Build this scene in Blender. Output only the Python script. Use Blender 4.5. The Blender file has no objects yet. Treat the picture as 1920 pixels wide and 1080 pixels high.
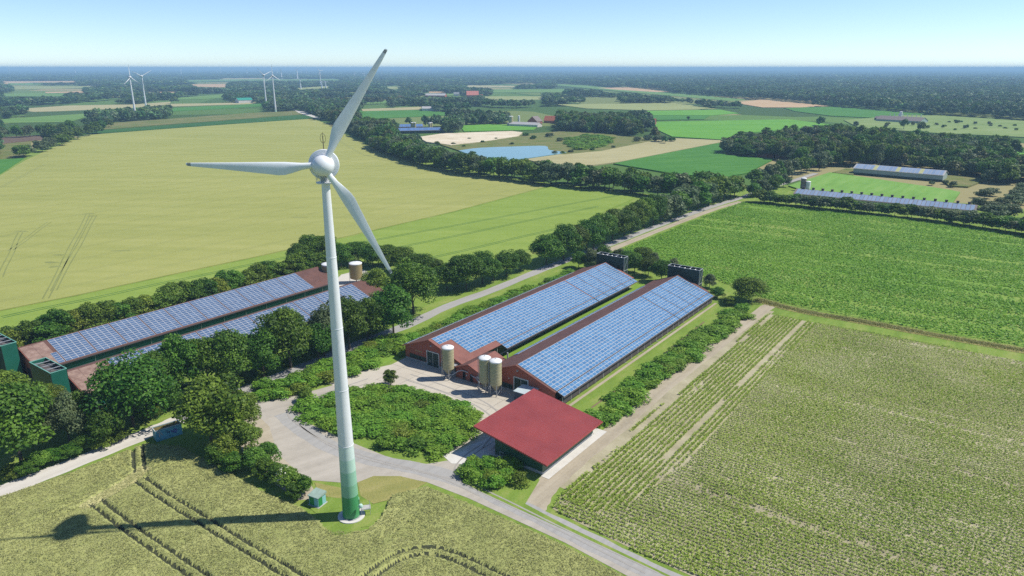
import bpy, bmesh, math, random
import numpy as np
from mathutils import Vector, Matrix
random.seed(7)
rng = np.random.default_rng(7)
SC = bpy.context.scene
COL = SC.collection

# ------------------------------------------------------------------ camera, sky, sun, exposure
FPX, PITCH, CAMH = 1331.0, math.atan((540 - 127.5) / 1331.0), 80.0
cam = bpy.data.cameras.new('camera'); cam_o = bpy.data.objects.new('camera', cam); COL.objects.link(cam_o)
cam.sensor_width = 36.0; cam.lens = FPX / 1920 * 36.0
cam.clip_start = 1.0; cam.clip_end = 200000.0
cam_o.location = (0, 0, CAMH); cam_o.rotation_euler = (math.pi / 2 - PITCH, 0, 0)
SC.camera = cam_o

SUNV = Vector((50.0, 4.8, 65.0)).normalized()
SUN_EL = math.asin(SUNV.z); SUN_AZ = math.atan2(SUNV.x, SUNV.y)
world = bpy.data.worlds.new('World'); SC.world = world; world.use_nodes = True
wn = world.node_tree
bg = wn.nodes['Background']
sky = wn.nodes.new('ShaderNodeTexSky'); sky.sky_type = 'NISHITA'; sky.sun_disc = False
sky.sun_elevation = SUN_EL; sky.sun_rotation = SUN_AZ
sky.altitude = 0; sky.air_density = 0.68; sky.dust_density = 0.05; sky.ozone_density = 4.5
wn.links.new(sky.outputs[0], bg.inputs[0]); bg.inputs[1].default_value = 0.138
sun = bpy.data.lights.new('sun', 'SUN'); sun.energy = 5.0; sun.angle = math.radians(0.53); sun.color = (1.0, 0.95, 0.86)
sun_o = bpy.data.objects.new('sun', sun); COL.objects.link(sun_o)
sun_o.rotation_euler = SUNV.to_track_quat('Z', 'Y').to_euler(); sun_o.location = (60, 10, 200)
SC.view_settings.view_transform = 'Standard'; SC.view_settings.look = 'None'
SC.view_settings.exposure = 0.20; SC.view_settings.gamma = 1.0; SC.view_settings.use_curve_mapping = False
SC.render.engine = 'CYCLES'
cy = SC.cycles
cy.max_bounces = 5; cy.diffuse_bounces = 2; cy.glossy_bounces = 2; cy.transmission_bounces = 2
cy.transparent_max_bounces = 4; cy.volume_bounces = 0; cy.caustics_reflective = False; cy.caustics_refractive = False
cy.use_denoising = False

# ------------------------------------------------------------------ survey helpers: photo bearing -> point on the land
cp, sp = math.cos(PITCH), math.sin(PITCH)
def G(u, v, z=0.0):
    a = (u - 960) / FPX; b = (540 - v) / FPX
    t = (z - CAMH) / (-sp + b * cp)
    return (a * t, (cp + b * sp) * t)
def GP(pts, z=0.0): return [G(u, v, z) for u, v in pts]
# local frame of the farmyard: s along the gable fronts, w along the barns
YA = math.radians(-36); P0 = (-30.5, 189.9)
SX, SY = math.cos(YA), math.sin(YA)
def Wp(s, w): return (P0[0] + s * SX - w * SY, P0[1] + s * SY + w * SX)

# ------------------------------------------------------------------ materials
MATS = {}
def new_mat(name):
    m = bpy.data.materials.new(name); m.use_nodes = True; MATS[name] = m
    nt = m.node_tree; b = nt.nodes['Principled BSDF']
    return m, nt, b
def ramp(nt, fac, stops):
    r = nt.nodes.new('ShaderNodeValToRGB'); e = r.color_ramp.elements
    while len(e) < len(stops): e.new(0.5)
    for k, (p, c) in enumerate(stops): e[k].position = p; e[k].color = (*c, 1)
    nt.links.new(fac, r.inputs[0]); return r.outputs[0]
def noise(nt, vec, scale, detail=4.0, rough=0.55):
    n = nt.nodes.new('ShaderNodeTexNoise'); n.inputs['Scale'].default_value = scale
    n.inputs['Detail'].default_value = detail; n.inputs['Roughness'].default_value = rough
    if vec is not None: nt.links.new(vec, n.inputs['Vector'])
    return n.outputs['Fac']
def pos(nt, rot=0.0, scale=(1, 1, 1)):
    g = nt.nodes.new('ShaderNodeNewGeometry')
    r = nt.nodes.new('ShaderNodeVectorRotate'); r.rotation_type = 'Z_AXIS'; r.inputs['Angle'].default_value = -rot
    nt.links.new(g.outputs['Position'], r.inputs['Vector'])
    m = nt.nodes.new('ShaderNodeMapping'); m.inputs['Scale'].default_value = scale
    nt.links.new(r.outputs[0], m.inputs['Vector']); return m.outputs[0]
def math_n(nt, op, a, b=None, c=None):
    n = nt.nodes.new('ShaderNodeMath'); n.operation = op
    for k, x in enumerate((a, b, c)):
        if x is None: continue
        if isinstance(x, (int, float)): n.inputs[k].default_value = x
        else: nt.links.new(x, n.inputs[k])
    return n.outputs[0]
def mixc(nt, fac, a, b, typ='MIX'):
    n = nt.nodes.new('ShaderNodeMix'); n.data_type = 'RGBA'; n.blend_type = typ
    for k, x in ((0, fac), (6, a), (7, b)):
        if isinstance(x, (int, float)): n.inputs[k].default_value = x
        elif isinstance(x, tuple): n.inputs[k].default_value = (*x, 1)
        else: nt.links.new(x, n.inputs[k])
    return n.outputs[2]
def bump(nt, b, h, strength, dist):
    n = nt.nodes.new('ShaderNodeBump'); n.inputs['Strength'].default_value = strength; n.inputs['Distance'].default_value = dist
    nt.links.new(h, n.inputs['Height']); nt.links.new(n.outputs[0], b.inputs['Normal'])

def surf(name, c1, c2=None, scale=0.5, rough=0.85, fine=4.0, bs=0.4, bd=0.02, metal=0.0, spec=0.3, obj_var=0.0):
    """plain surface with two-tone weathering and fine relief"""
    m, nt, b = new_mat(name)
    c2 = c2 or tuple(min(1, x * 0.78) for x in c1)
    p = pos(nt)
    n1 = noise(nt, p, scale, 6, 0.6); n2 = noise(nt, p, fine, 5, 0.65)
    f = math_n(nt, 'ADD', math_n(nt, 'MULTIPLY', n1, 0.7), math_n(nt, 'MULTIPLY', n2, 0.3))
    col = ramp(nt, f, [(0.34, c2), (0.64, c1)])
    if obj_var:
        oi = nt.nodes.new('ShaderNodeObjectInfo')
        h = nt.nodes.new('ShaderNodeHueSaturation'); nt.links.new(col, h.inputs['Color'])
        nt.links.new(math_n(nt, 'ADD', math_n(nt, 'MULTIPLY', oi.outputs['Random'], obj_var), 1 - obj_var / 2), h.inputs['Value'])
        col = h.outputs[0]
    nt.links.new(col, b.inputs['Base Color'])
    b.inputs['Roughness'].default_value = rough; b.inputs['Metallic'].default_value = metal
    b.inputs['Specular IOR Level'].default_value = spec
    if bs: bump(nt, b, n2, bs, bd)
    return m

def field(name, cols, rot=0.0, long=0.02, across=0.35, big=0.012, fine=1.2, bs=0.6, bd=0.25, rows=0.0, contrast=1.0):
    """crop seen from above: long streaks along the drilling direction, patches and fine tufts"""
    m, nt, b = new_mat(name)
    ps = pos(nt, rot, (long, across, 1)); p = pos(nt)
    a = noise(nt, ps, 1.0, 5, 0.6); bb = noise(nt, p, big, 4, 0.6); c = noise(nt, p, fine, 4, 0.7)
    d = noise(nt, p, fine * 0.18, 3, 0.6)
    f = math_n(nt, 'ADD', math_n(nt, 'ADD', math_n(nt, 'MULTIPLY', a, 0.4), math_n(nt, 'MULTIPLY', bb, 0.25)),
               math_n(nt, 'ADD', math_n(nt, 'MULTIPLY', c, 0.2), math_n(nt, 'MULTIPLY', d, 0.15)))
    n = len(cols); w = 0.13 / contrast
    col = ramp(nt, f, [(0.5 - w + 2 * w * k / (n - 1), cc) for k, cc in enumerate(cols)])
    nt.links.new(col, b.inputs['Base Color'])
    b.inputs['Roughness'].default_value = 0.9; b.inputs['Specular IOR Level'].default_value = 0.1
    bump(nt, b, c, bs, bd)
    return m

def leaf(name, dark, light, transl=0.25, var=0.35, hue=0.04, patch=0):
    m, nt, b = new_mat(name)
    at = nt.nodes.new('ShaderNodeAttribute'); at.attribute_name = 'tint'
    oi = nt.nodes.new('ShaderNodeObjectInfo')
    col = ramp(nt, at.outputs['Fac'], [(0.0, dark), (1.0, light)])
    h = nt.nodes.new('ShaderNodeHueSaturation'); nt.links.new(col, h.inputs['Color'])
    nt.links.new(math_n(nt, 'ADD', math_n(nt, 'MULTIPLY', oi.outputs['Random'], var), 1 - var / 2), h.inputs['Value'])
    r2 = math_n(nt, 'FRACT', math_n(nt, 'MULTIPLY', oi.outputs['Random'], 7.31))
    nt.links.new(math_n(nt, 'ADD', math_n(nt, 'MULTIPLY', r2, hue), 0.5 - hue / 2), h.inputs['Hue'])
    if patch:
        g_ = nt.nodes.new('ShaderNodeNewGeometry'); pn = noise(nt, pos(nt, 0, (1, 1, 0)), patch, 3, 0.6)
        mm = nt.nodes.new('ShaderNodeMapRange'); mm.inputs[1].default_value = 0.35; mm.inputs[2].default_value = 0.65; mm.inputs[3].default_value = 0.55; mm.inputs[4].default_value = 1.5; nt.links.new(pn, mm.inputs[0])
        nt.links.new(mm.outputs[0], h.inputs['Value']); nt.links.new(math_n(nt, 'ADD', math_n(nt, 'MULTIPLY', oi.outputs['Random'], 0.5), 0.75), h.inputs['Saturation'])
    nt.links.new(h.outputs[0], b.inputs['Base Color'])
    b.inputs['Roughness'].default_value = 0.55; b.inputs['Specular IOR Level'].default_value = 0.25
    if transl:
        t = nt.nodes.new('ShaderNodeBsdfTranslucent'); nt.links.new(h.outputs[0], t.inputs['Color'])
        mx = nt.nodes.new('ShaderNodeMixShader'); mx.inputs[0].default_value = transl
        nt.links.new(b.outputs[0], mx.inputs[1]); nt.links.new(t.outputs[0], mx.inputs[2])
        nt.links.new(mx.outputs[0], nt.nodes['Material Output'].inputs['Surface'])
    return m

def solar_cell(name, c1, c2, rough=0.22):
    m, nt, b = new_mat(name)
    oi = nt.nodes.new('ShaderNodeObjectInfo'); g = nt.nodes.new('ShaderNodeNewGeometry')
    f = math_n(nt, 'FRACT', math_n(nt, 'ADD', math_n(nt, 'MULTIPLY', oi.outputs['Random'], 3.7), g.outputs['Random Per Island']))
    n = noise(nt, pos(nt), 6.0, 3)
    f = math_n(nt, 'ADD', math_n(nt, 'MULTIPLY', f, 0.8), math_n(nt, 'MULTIPLY', n, 0.2))
    nt.links.new(ramp(nt, f, [(0.0, c1), (0.8, c2), (1.0, tuple(x * 0.75 for x in c1))]), b.inputs['Base Color'])
    b.inputs['Roughness'].default_value = rough; b.inputs['Specular IOR Level'].default_value = 0.5
    return m

def corrugated(name, c1, c2, rot, pitch, rough=0.5, spec=0.4, wear=0.25):
    """profiled sheet: ribs as relief, weathering as colour"""
    m, nt, b = new_mat(name)
    p = pos(nt); n1 = noise(nt, p, wear, 6, 0.65); n2 = noise(nt, p, 5, 4)
    f = math_n(nt, 'ADD', math_n(nt, 'MULTIPLY', n1, 0.75), math_n(nt, 'MULTIPLY', n2, 0.25))
    nt.links.new(ramp(nt, f, [(0.36, c2), (0.62, c1)]), b.inputs['Base Color'])
    b.inputs['Roughness'].default_value = rough; b.inputs['Specular IOR Level'].default_value = spec
    w = nt.nodes.new('ShaderNodeTexWave'); w.bands_direction = 'X'; w.inputs['Scale'].default_value = 0.314 / pitch
    nt.links.new(pos(nt, rot), w.inputs['Vector']); bump(nt, b, w.outputs['Fac'], 0.6, 0.03)
    return m

def brick_mat(name):
    m, nt, b = new_mat(name)
    tc = nt.nodes.new('ShaderNodeTexCoord')
    mp = nt.nodes.new('ShaderNodeMapping'); mp.inputs['Rotation'].default_value = (math.pi / 2, 0, 0)
    nt.links.new(tc.outputs['Object'], mp.inputs['Vector'])
    br = nt.nodes.new('ShaderNodeTexBrick'); br.inputs['Scale'].default_value = 3.0
    br.inputs['Color1'].default_value = (0.40, 0.095, 0.05, 1); br.inputs['Color2'].default_value = (0.30, 0.075, 0.045, 1)
    br.inputs['Mortar'].default_value = (0.30, 0.16, 0.12, 1); br.inputs['Mortar Size'].default_value = 0.012
    nt.links.new(mp.outputs[0], br.inputs['Vector'])
    n = noise(nt, tc.outputs['Object'], 0.8, 5)
    nt.links.new(mixc(nt, math_n(nt, 'MULTIPLY', n, 0.4), br.outputs['Color'], (0.24, 0.07, 0.045)), b.inputs['Base Color'])
    b.inputs['Roughness'].default_value = 0.85
    bump(nt, b, br.outputs['Fac'], 0.3, 0.01)
    return m

ROT_W = math.pi / 2 + YA       # world bearing of the barns' long axis
ditch = (G(1437, 570), G(1920, 655)); ROT_D = math.atan2(ditch[1][1] - ditch[0][1], ditch[1][0] - ditch[0][0])

m_land = None
def land_mat():
    m, nt, b = new_mat('open_land')
    p = pos(nt); n2 = noise(nt, p, 0.25, 5, 0.7)
    vo = nt.nodes.new('ShaderNodeTexVoronoi'); vo.distance = 'CHEBYCHEV'; vo.inputs['Scale'].default_value = 1.0; nt.links.new(pos(nt, 0.25, (0.0034, 0.0026, 0.0)), vo.inputs['Vector'])
    sx = nt.nodes.new('ShaderNodeSeparateColor'); nt.links.new(vo.outputs['Color'], sx.inputs[0]); n1 = sx.outputs[0]
    f = math_n(nt, 'ADD', math_n(nt, 'MULTIPLY', n1, 0.92), math_n(nt, 'MULTIPLY', n2, 0.08))
    nt.links.new(ramp(nt, f, [(0.10, (0.05, 0.09, 0.026)), (0.35, (0.075, 0.14, 0.035)), (0.55, (0.11, 0.19, 0.045)), (0.72, (0.16, 0.20, 0.065)), (0.88, (0.28, 0.25, 0.12))]), b.inputs['Base Color'])
    b.inputs['Roughness'].default_value = 0.95; b.inputs['Specular IOR Level'].default_value = 0.05
    bump(nt, b, n2, 0.6, 0.3)
    return m
land_mat()
field('verge_grass', [(0.11, 0.175, 0.028), (0.17, 0.255, 0.042), (0.28, 0.30, 0.09)], ROT_W, 0.05, 0.3, 0.05, 2.2, 0.7, 0.15)
field('mown_grass', [(0.11, 0.20, 0.025), (0.16, 0.27, 0.035), (0.22, 0.30, 0.06)], ROT_W, 0.04, 0.6, 0.06, 2.5, 0.5, 0.08)
field('dry_grass', [(0.19, 0.20, 0.06), (0.27, 0.255, 0.085), (0.34, 0.30, 0.125)], 0.4, 0.05, 0.3, 0.1, 2.0, 0.8, 0.2)
field('barley_crop', [(0.245, 0.265, 0.073), (0.29, 0.303, 0.090), (0.335, 0.338, 0.112)], ROT_D + 0.55, 0.008, 0.10, 0.012, 0.9, 0.6, 0.2, contrast=1.0)
field('green_cereal', [(0.165, 0.24, 0.042), (0.205, 0.285, 0.052), (0.25, 0.32, 0.07)], ROT_D + 0.55, 0.008, 0.12, 0.012, 0.9, 0.6, 0.2)
field('wheat_crop', [(0.24, 0.265, 0.088), (0.31, 0.325, 0.115), (0.38, 0.385, 0.15)], 0.9, 0.05, 0.25, 0.05, 2.4, 0.8, 0.15)
field('beet_ground', [(0.09, 0.20, 0.02), (0.13, 0.25, 0.03), (0.21, 0.29, 0.06), (0.33, 0.34, 0.13)], ROT_D, 0.008, 0.11, 0.02, 0.7, 0.8, 0.25, contrast=0.85)
field('field_soil', [(0.24, 0.215, 0.135), (0.35, 0.315, 0.205), (0.45, 0.41, 0.285)], ROT_D, 0.02, 0.16, 0.04, 1.5, 0.6, 0.12)
field('sandy_track', [(0.27, 0.23, 0.165), (0.37, 0.32, 0.235), (0.44, 0.385, 0.29)], ROT_W, 0.02, 0.5, 0.05, 1.2, 0.5, 0.1)
field('maize_green', [(0.045, 0.145, 0.025), (0.065, 0.19, 0.03), (0.10, 0.23, 0.045)], 0.3, 0.01, 0.2, 0.008, 0.4, 0.7, 0.3)
field('bright_green', [(0.085, 0.24, 0.03), (0.12, 0.30, 0.035), (0.17, 0.33, 0.05)], 0.1, 0.004, 0.1, 0.006, 0.3, 0.6, 0.3)
field('light_green', [(0.12, 0.25, 0.045), (0.16, 0.31, 0.06), (0.21, 0.34, 0.09)], 0.9, 0.02, 0.2, 0.02, 0.5, 0.6, 0.2)
field('soft_green', [(0.09, 0.19, 0.045), (0.13, 0.235, 0.055), (0.18, 0.26, 0.08)], 0.1, 0.004, 0.08, 0.006, 0.25, 0.6, 0.3)
field('dark_green_crop', [(0.025, 0.085, 0.02), (0.04, 0.115, 0.028), (0.06, 0.14, 0.035)], 0.1, 0.01, 0.1, 0.01, 0.4, 0.6, 0.3)
field('pale_cereal', [(0.30, 0.27, 0.14), (0.36, 0.33, 0.17), (0.41, 0.37, 0.20)], 0.3, 0.006, 0.1, 0.008, 0.3, 0.4, 0.2)
field('olive_cereal', [(0.22, 0.25, 0.09), (0.27, 0.30, 0.115), (0.31, 0.33, 0.14)], 0.05, 0.006, 0.1, 0.008, 0.3, 0.4, 0.2)
field('stubble_tan', [(0.42, 0.27, 0.14), (0.48, 0.33, 0.185), (0.52, 0.38, 0.22)], 0.05, 0.006, 0.1, 0.008, 0.3, 0.4, 0.2)
field('ploughed_brown', [(0.11, 0.075, 0.055), (0.14, 0.10, 0.075), (0.17, 0.125, 0.095)], 0.05, 0.01, 0.3, 0.01, 0.5, 0.6, 0.2)
field('weedy_grass', [(0.07, 0.12, 0.025), (0.12, 0.155, 0.04), (0.19, 0.18, 0.07), (0.25, 0.21, 0.11)], 0.1, 0.05, 0.1, 0.03, 0.5, 0.9, 0.5, contrast=0.8)
field('pasture', [(0.13, 0.20, 0.055), (0.19, 0.26, 0.08), (0.24, 0.29, 0.11)], 0.1, 0.01, 0.05, 0.01, 0.3, 0.5, 0.2)
field('quarry_sand', [(0.45, 0.37, 0.25), (0.60, 0.52, 0.38), (0.70, 0.63, 0.50)], 0.1, 0.03, 0.1, 0.03, 0.4, 0.8, 0.5)
field('gravel', [(0.31, 0.28, 0.235), (0.385, 0.35, 0.295), (0.45, 0.41, 0.35)], 0.6, 0.04, 0.35, 0.05, 3.0, 0.35, 0.04)
field('pale_gravel', [(0.45, 0.42, 0.37), (0.53, 0.50, 0.445), (0.58, 0.55, 0.50)], ROT_W, 0.02, 0.7, 0.05, 3.0, 0.3, 0.03)
field('asphalt_lane', [(0.27, 0.26, 0.245), (0.33, 0.32, 0.30), (0.38, 0.365, 0.34)], ROT_W, 0.02, 0.8, 0.05, 4.0, 0.3, 0.02)
field('yard_concrete', [(0.40, 0.36, 0.295), (0.48, 0.435, 0.36), (0.54, 0.49, 0.415)], ROT_W, 0.03, 0.12, 0.06, 2.0, 0.2, 0.01)
surf('shaded_track_soil', (0.055, 0.062, 0.03), (0.035, 0.04, 0.02), 0.6)  # wheel-track soil, darkened so the colour holds the shade between the wheat
field('straw', [(0.33, 0.31, 0.13), (0.42, 0.39, 0.18), (0.48, 0.45, 0.22)], 0.9, 0.1, 0.6, 0.1, 2.0, 0.6, 0.1)
surf('dark_wheeling', (0.225, 0.245, 0.073), (0.17, 0.19, 0.058), 0.05)
surf('faint_wheeling', (0.245, 0.262, 0.08), (0.20, 0.22, 0.068), 0.05)
surf('tyre_dark', (0.345, 0.325, 0.29), (0.29, 0.27, 0.24), 0.3)
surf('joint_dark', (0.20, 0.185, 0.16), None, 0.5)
surf('brown_earth', (0.22, 0.15, 0.09), (0.15, 0.10, 0.06), 0.4)
m, nt, b = new_mat('pond_water')
b.inputs['Base Color'].default_value = (0.16, 0.29, 0.28, 1); b.inputs['Roughness'].default_value = 0.12
bump(nt, b, noise(nt, pos(nt), 0.4, 4), 0.08, 0.1)

brick_mat('red_brick')
surf('plinth_concrete', (0.45, 0.44, 0.42), (0.33, 0.32, 0.30), 0.6)
surf('white_concrete', (0.62, 0.60, 0.55), (0.50, 0.48, 0.43), 0.4)
corrugated('fibre_roof', (0.145, 0.07, 0.055), (0.095, 0.048, 0.04), ROT_W, 0.18, 0.75, 0.3, 0.35)
corrugated('fibre_roof_pale', (0.31, 0.215, 0.175), (0.175, 0.105, 0.085), ROT_W, 0.18, 0.8, 0.3, 0.6)
corrugated('fibre_roof_sunlit', (0.25, 0.105, 0.08), (0.18, 0.075, 0.06), ROT_W, 0.18, 0.75, 0.3, 0.35)  # warmer, lighter copy of fibre_roof with the sunlight put into its colour
surf('roof_edge_red', (0.40, 0.14, 0.10), None, 0.6)
corrugated('dark_green_steel', (0.022, 0.048, 0.036), (0.016, 0.034, 0.027), YA, 0.3, 0.5, 0.3)
corrugated('teal_green_steel', (0.012, 0.125, 0.085), (0.010, 0.10, 0.068), YA, 0.3, 0.5, 0.35)
corrugated('shed_green_steel', (0.032, 0.095, 0.046), (0.025, 0.072, 0.036), YA, 0.25, 0.45, 0.4)
surf('teal_trim', (0.16, 0.40, 0.33), None, 0.8)
surf('metal_grey', (0.42, 0.43, 0.43), (0.33, 0.34, 0.34), 1.0, 0.45, spec=0.5)
surf('galvanised', (0.50, 0.51, 0.52), (0.40, 0.41, 0.42), 1.0, 0.4, metal=0.4)
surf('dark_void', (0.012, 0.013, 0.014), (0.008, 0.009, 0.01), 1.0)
surf('dark_lattice', (0.10, 0.085, 0.08), (0.06, 0.05, 0.05), 2.0)
surf('door_green', (0.030, 0.055, 0.042), (0.022, 0.040, 0.032), 1.0, 0.6)
surf('door_frame', (0.55, 0.56, 0.55), None, 1.0)
surf('silo_cream', (0.42, 0.385, 0.225), (0.35, 0.315, 0.18), 0.6, 0.45, 3.0, 0.15, 0.01)
surf('silo_ochre', (0.30, 0.235, 0.115), (0.24, 0.185, 0.09), 0.6, 0.45, 3.0, 0.15, 0.01)
surf('silo_cone', (0.33, 0.305, 0.195), None, 0.6, 0.5)
surf('silo_cap', (0.78, 0.78, 0.77), (0.68, 0.68, 0.66), 0.8, 0.4)
solar_cell('cell_blue', (0.05, 0.145, 0.29), (0.09, 0.21, 0.37))
solar_cell('cell_violet', (0.055, 0.12, 0.27), (0.085, 0.165, 0.34))
solar_cell('cell_grey', (0.06, 0.105, 0.19), (0.09, 0.145, 0.245), 0.25)
surf('panel_frame', (0.60, 0.62, 0.64), (0.52, 0.54, 0.56), 1.0, 0.4, bs=0)
surf('panel_frame_grey', (0.50, 0.50, 0.52), (0.42, 0.43, 0.45), 1.0, 0.4, bs=0)
# tiled-profile steel roof of the open shed
m, nt, b = new_mat('red_steel_roof')
p = pos(nt); n1 = noise(nt, p, 0.15, 5); 
nt.links.new(ramp(nt, n1, [(0.35, (0.215, 0.038, 0.036)), (0.65, (0.262, 0.048, 0.044))]), b.inputs['Base Color'])
b.inputs['Roughness'].default_value = 0.42; b.inputs['Specular IOR Level'].default_value = 0.45
surf('red_trim', (0.36, 0.075, 0.06), None, 1.0, 0.5)
surf('turbine_white', (0.74, 0.755, 0.76), (0.68, 0.70, 0.71), 0.25, 0.35, 2.0, 0, 0.005, spec=0.5)
surf('blade_white', (0.74, 0.77, 0.77), (0.66, 0.69, 0.70), 0.3, 0.42, 2.0, 0, 0.005, spec=0.4)
surf('blade_dirty', (0.30, 0.32, 0.32), (0.19, 0.20, 0.20), 0.9, 0.6)
for k, c in enumerate([(0.60, 0.71, 0.66), (0.44, 0.62, 0.52), (0.27, 0.49, 0.36), (0.20, 0.42, 0.27), (0.055, 0.27, 0.095)]):
    surf('tower_green_%d' % k, c, tuple(x * 0.93 for x in c), 0.4, 0.4, 2.0, 0, 0.005, spec=0.45)
surf('far_turbine', (0.72, 0.73, 0.74), None, 0.2, 0.4)
surf('bark', (0.095, 0.075, 0.055), (0.055, 0.043, 0.032), 2.0, 0.95, 9.0, 0.8, 0.05)
surf('hut_cyan', (0.25, 0.50, 0.50), (0.20, 0.42, 0.43), 1.0, 0.6)
surf('hut_door', (0.03, 0.26, 0.06), None, 1.0, 0.5)
surf('hut_roof', (0.30, 0.40, 0.34), (0.23, 0.30, 0.25), 1.2, 0.8)
surf('container_blue', (0.13, 0.38, 0.46), (0.09, 0.27, 0.34), 0.9, 0.6)
surf('moss_roof', (0.17, 0.14, 0.025), (0.075, 0.055, 0.03), 0.9, 0.95)
surf('graffiti_violet', (0.10, 0.07, 0.35), None, 1.0); surf('graffiti_pale', (0.42, 0.38, 0.34), None, 1.0); surf('graffiti_navy', (0.02, 0.07, 0.14), None, 1.0)
surf('annex_roof', (0.50, 0.57, 0.58), (0.44, 0.50, 0.52), 0.8, 0.35)
surf('annex_blue', (0.035, 0.06, 0.10), None, 0.8, 0.5)
surf('tile_orange', (0.38, 0.12, 0.065), (0.29, 0.09, 0.05), 0.4)
surf('tile_salmon', (0.55, 0.19, 0.14), None, 0.4)
surf('roof_greybrown', (0.22, 0.185, 0.17), (0.17, 0.14, 0.13), 0.3)
surf('roof_lightgrey', (0.42, 0.41, 0.40), None, 0.3)
surf('wall_white', (0.62, 0.60, 0.56), None, 0.4)
surf('wall_palegreen', (0.33, 0.40, 0.36), (0.27, 0.33, 0.30), 0.3)
surf('roof_teal', (0.03, 0.28, 0.20), None, 0.4)
surf('roof_white', (0.70, 0.72, 0.72), None, 0.4)
solar_cell('cell_far', (0.20, 0.27, 0.38), (0.26, 0.33, 0.44), 0.3)
solar_cell('cell_far_blue', (0.08, 0.17, 0.36), (0.11, 0.21, 0.42), 0.3)
surf('skylight', (0.45, 0.46, 0.22), None, 0.4)
leaf('leaf_oak', (0.032, 0.09, 0.008), (0.165, 0.28, 0.03), 0.34, 0.5, 0.05)
leaf('leaf_fresh', (0.085, 0.165, 0.018), (0.25, 0.36, 0.05), 0.38, 0.45, 0.06)
leaf('leaf_grey', (0.075, 0.118, 0.045), (0.185, 0.235, 0.10), 0.33)
leaf('leaf_shrub', (0.085, 0.205, 0.014), (0.25, 0.43, 0.05), 0.36, 0.25, 0.03)
leaf('leaf_distant', (0.045, 0.10, 0.036), (0.13, 0.21, 0.066), 0.25, 0.7, 0.06, 0.007)
leaf('leaf_linden', (0.05, 0.075, 0.018), (0.17, 0.165, 0.05), 0.2, 0.3, 0.03)
leaf('wheat_ears', (0.25, 0.268, 0.098), (0.48, 0.48, 0.215), 0.35, 0.0, 0.0)
leaf('maize_leaf', (0.22, 0.335, 0.036), (0.46, 0.56, 0.11), 0.45, 0.0, 0.0)
leaf('beet_leaf', (0.14, 0.32, 0.026), (0.29, 0.48, 0.062), 0.42, 0.0, 0.0)
leaf('grass_blade', (0.18, 0.20, 0.05), (0.38, 0.36, 0.13), 0.3, 0.0, 0.0)
leaf('flower_white', (0.45, 0.45, 0.30), (0.65, 0.65, 0.48), 0.2, 0.0, 0.0)

# ------------------------------------------------------------------ mesh helpers
def tag(o, label=None, cat=None, group=None, kind=None):
    if label: o['label'] = label
    if cat: o['category'] = cat
    if group: o['group'] = group
    if kind: o['kind'] = kind
    return o
def link(name, data, parent=None):
    o = bpy.data.objects.new(name, data); COL.objects.link(o)
    if parent is not None: o.parent = parent
    return o
def empty(name, loc=(0, 0, 0), rz=0.0):
    o = link(name, None); o.location = loc; o.rotation_euler = (0, 0, rz); o.empty_display_size = 0.5
    return o
_ON = ['', 'first', 'second', 'third', 'fourth', 'fifth', 'sixth', 'seventh', 'eighth', 'ninth', 'tenth', 'eleventh', 'twelfth', 'thirteenth', 'fourteenth', 'fifteenth', 'sixteenth', 'seventeenth', 'eighteenth', 'nineteenth']
_TN = ['', '', 'twenty', 'thirty', 'forty', 'fifty', 'sixty']
def ORD(n): return _ON[n] if n < 20 else (_TN[n // 10][:-1] + 'ieth' if n % 10 == 0 else _TN[n // 10] + '-' + _ON[n % 10])
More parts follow.
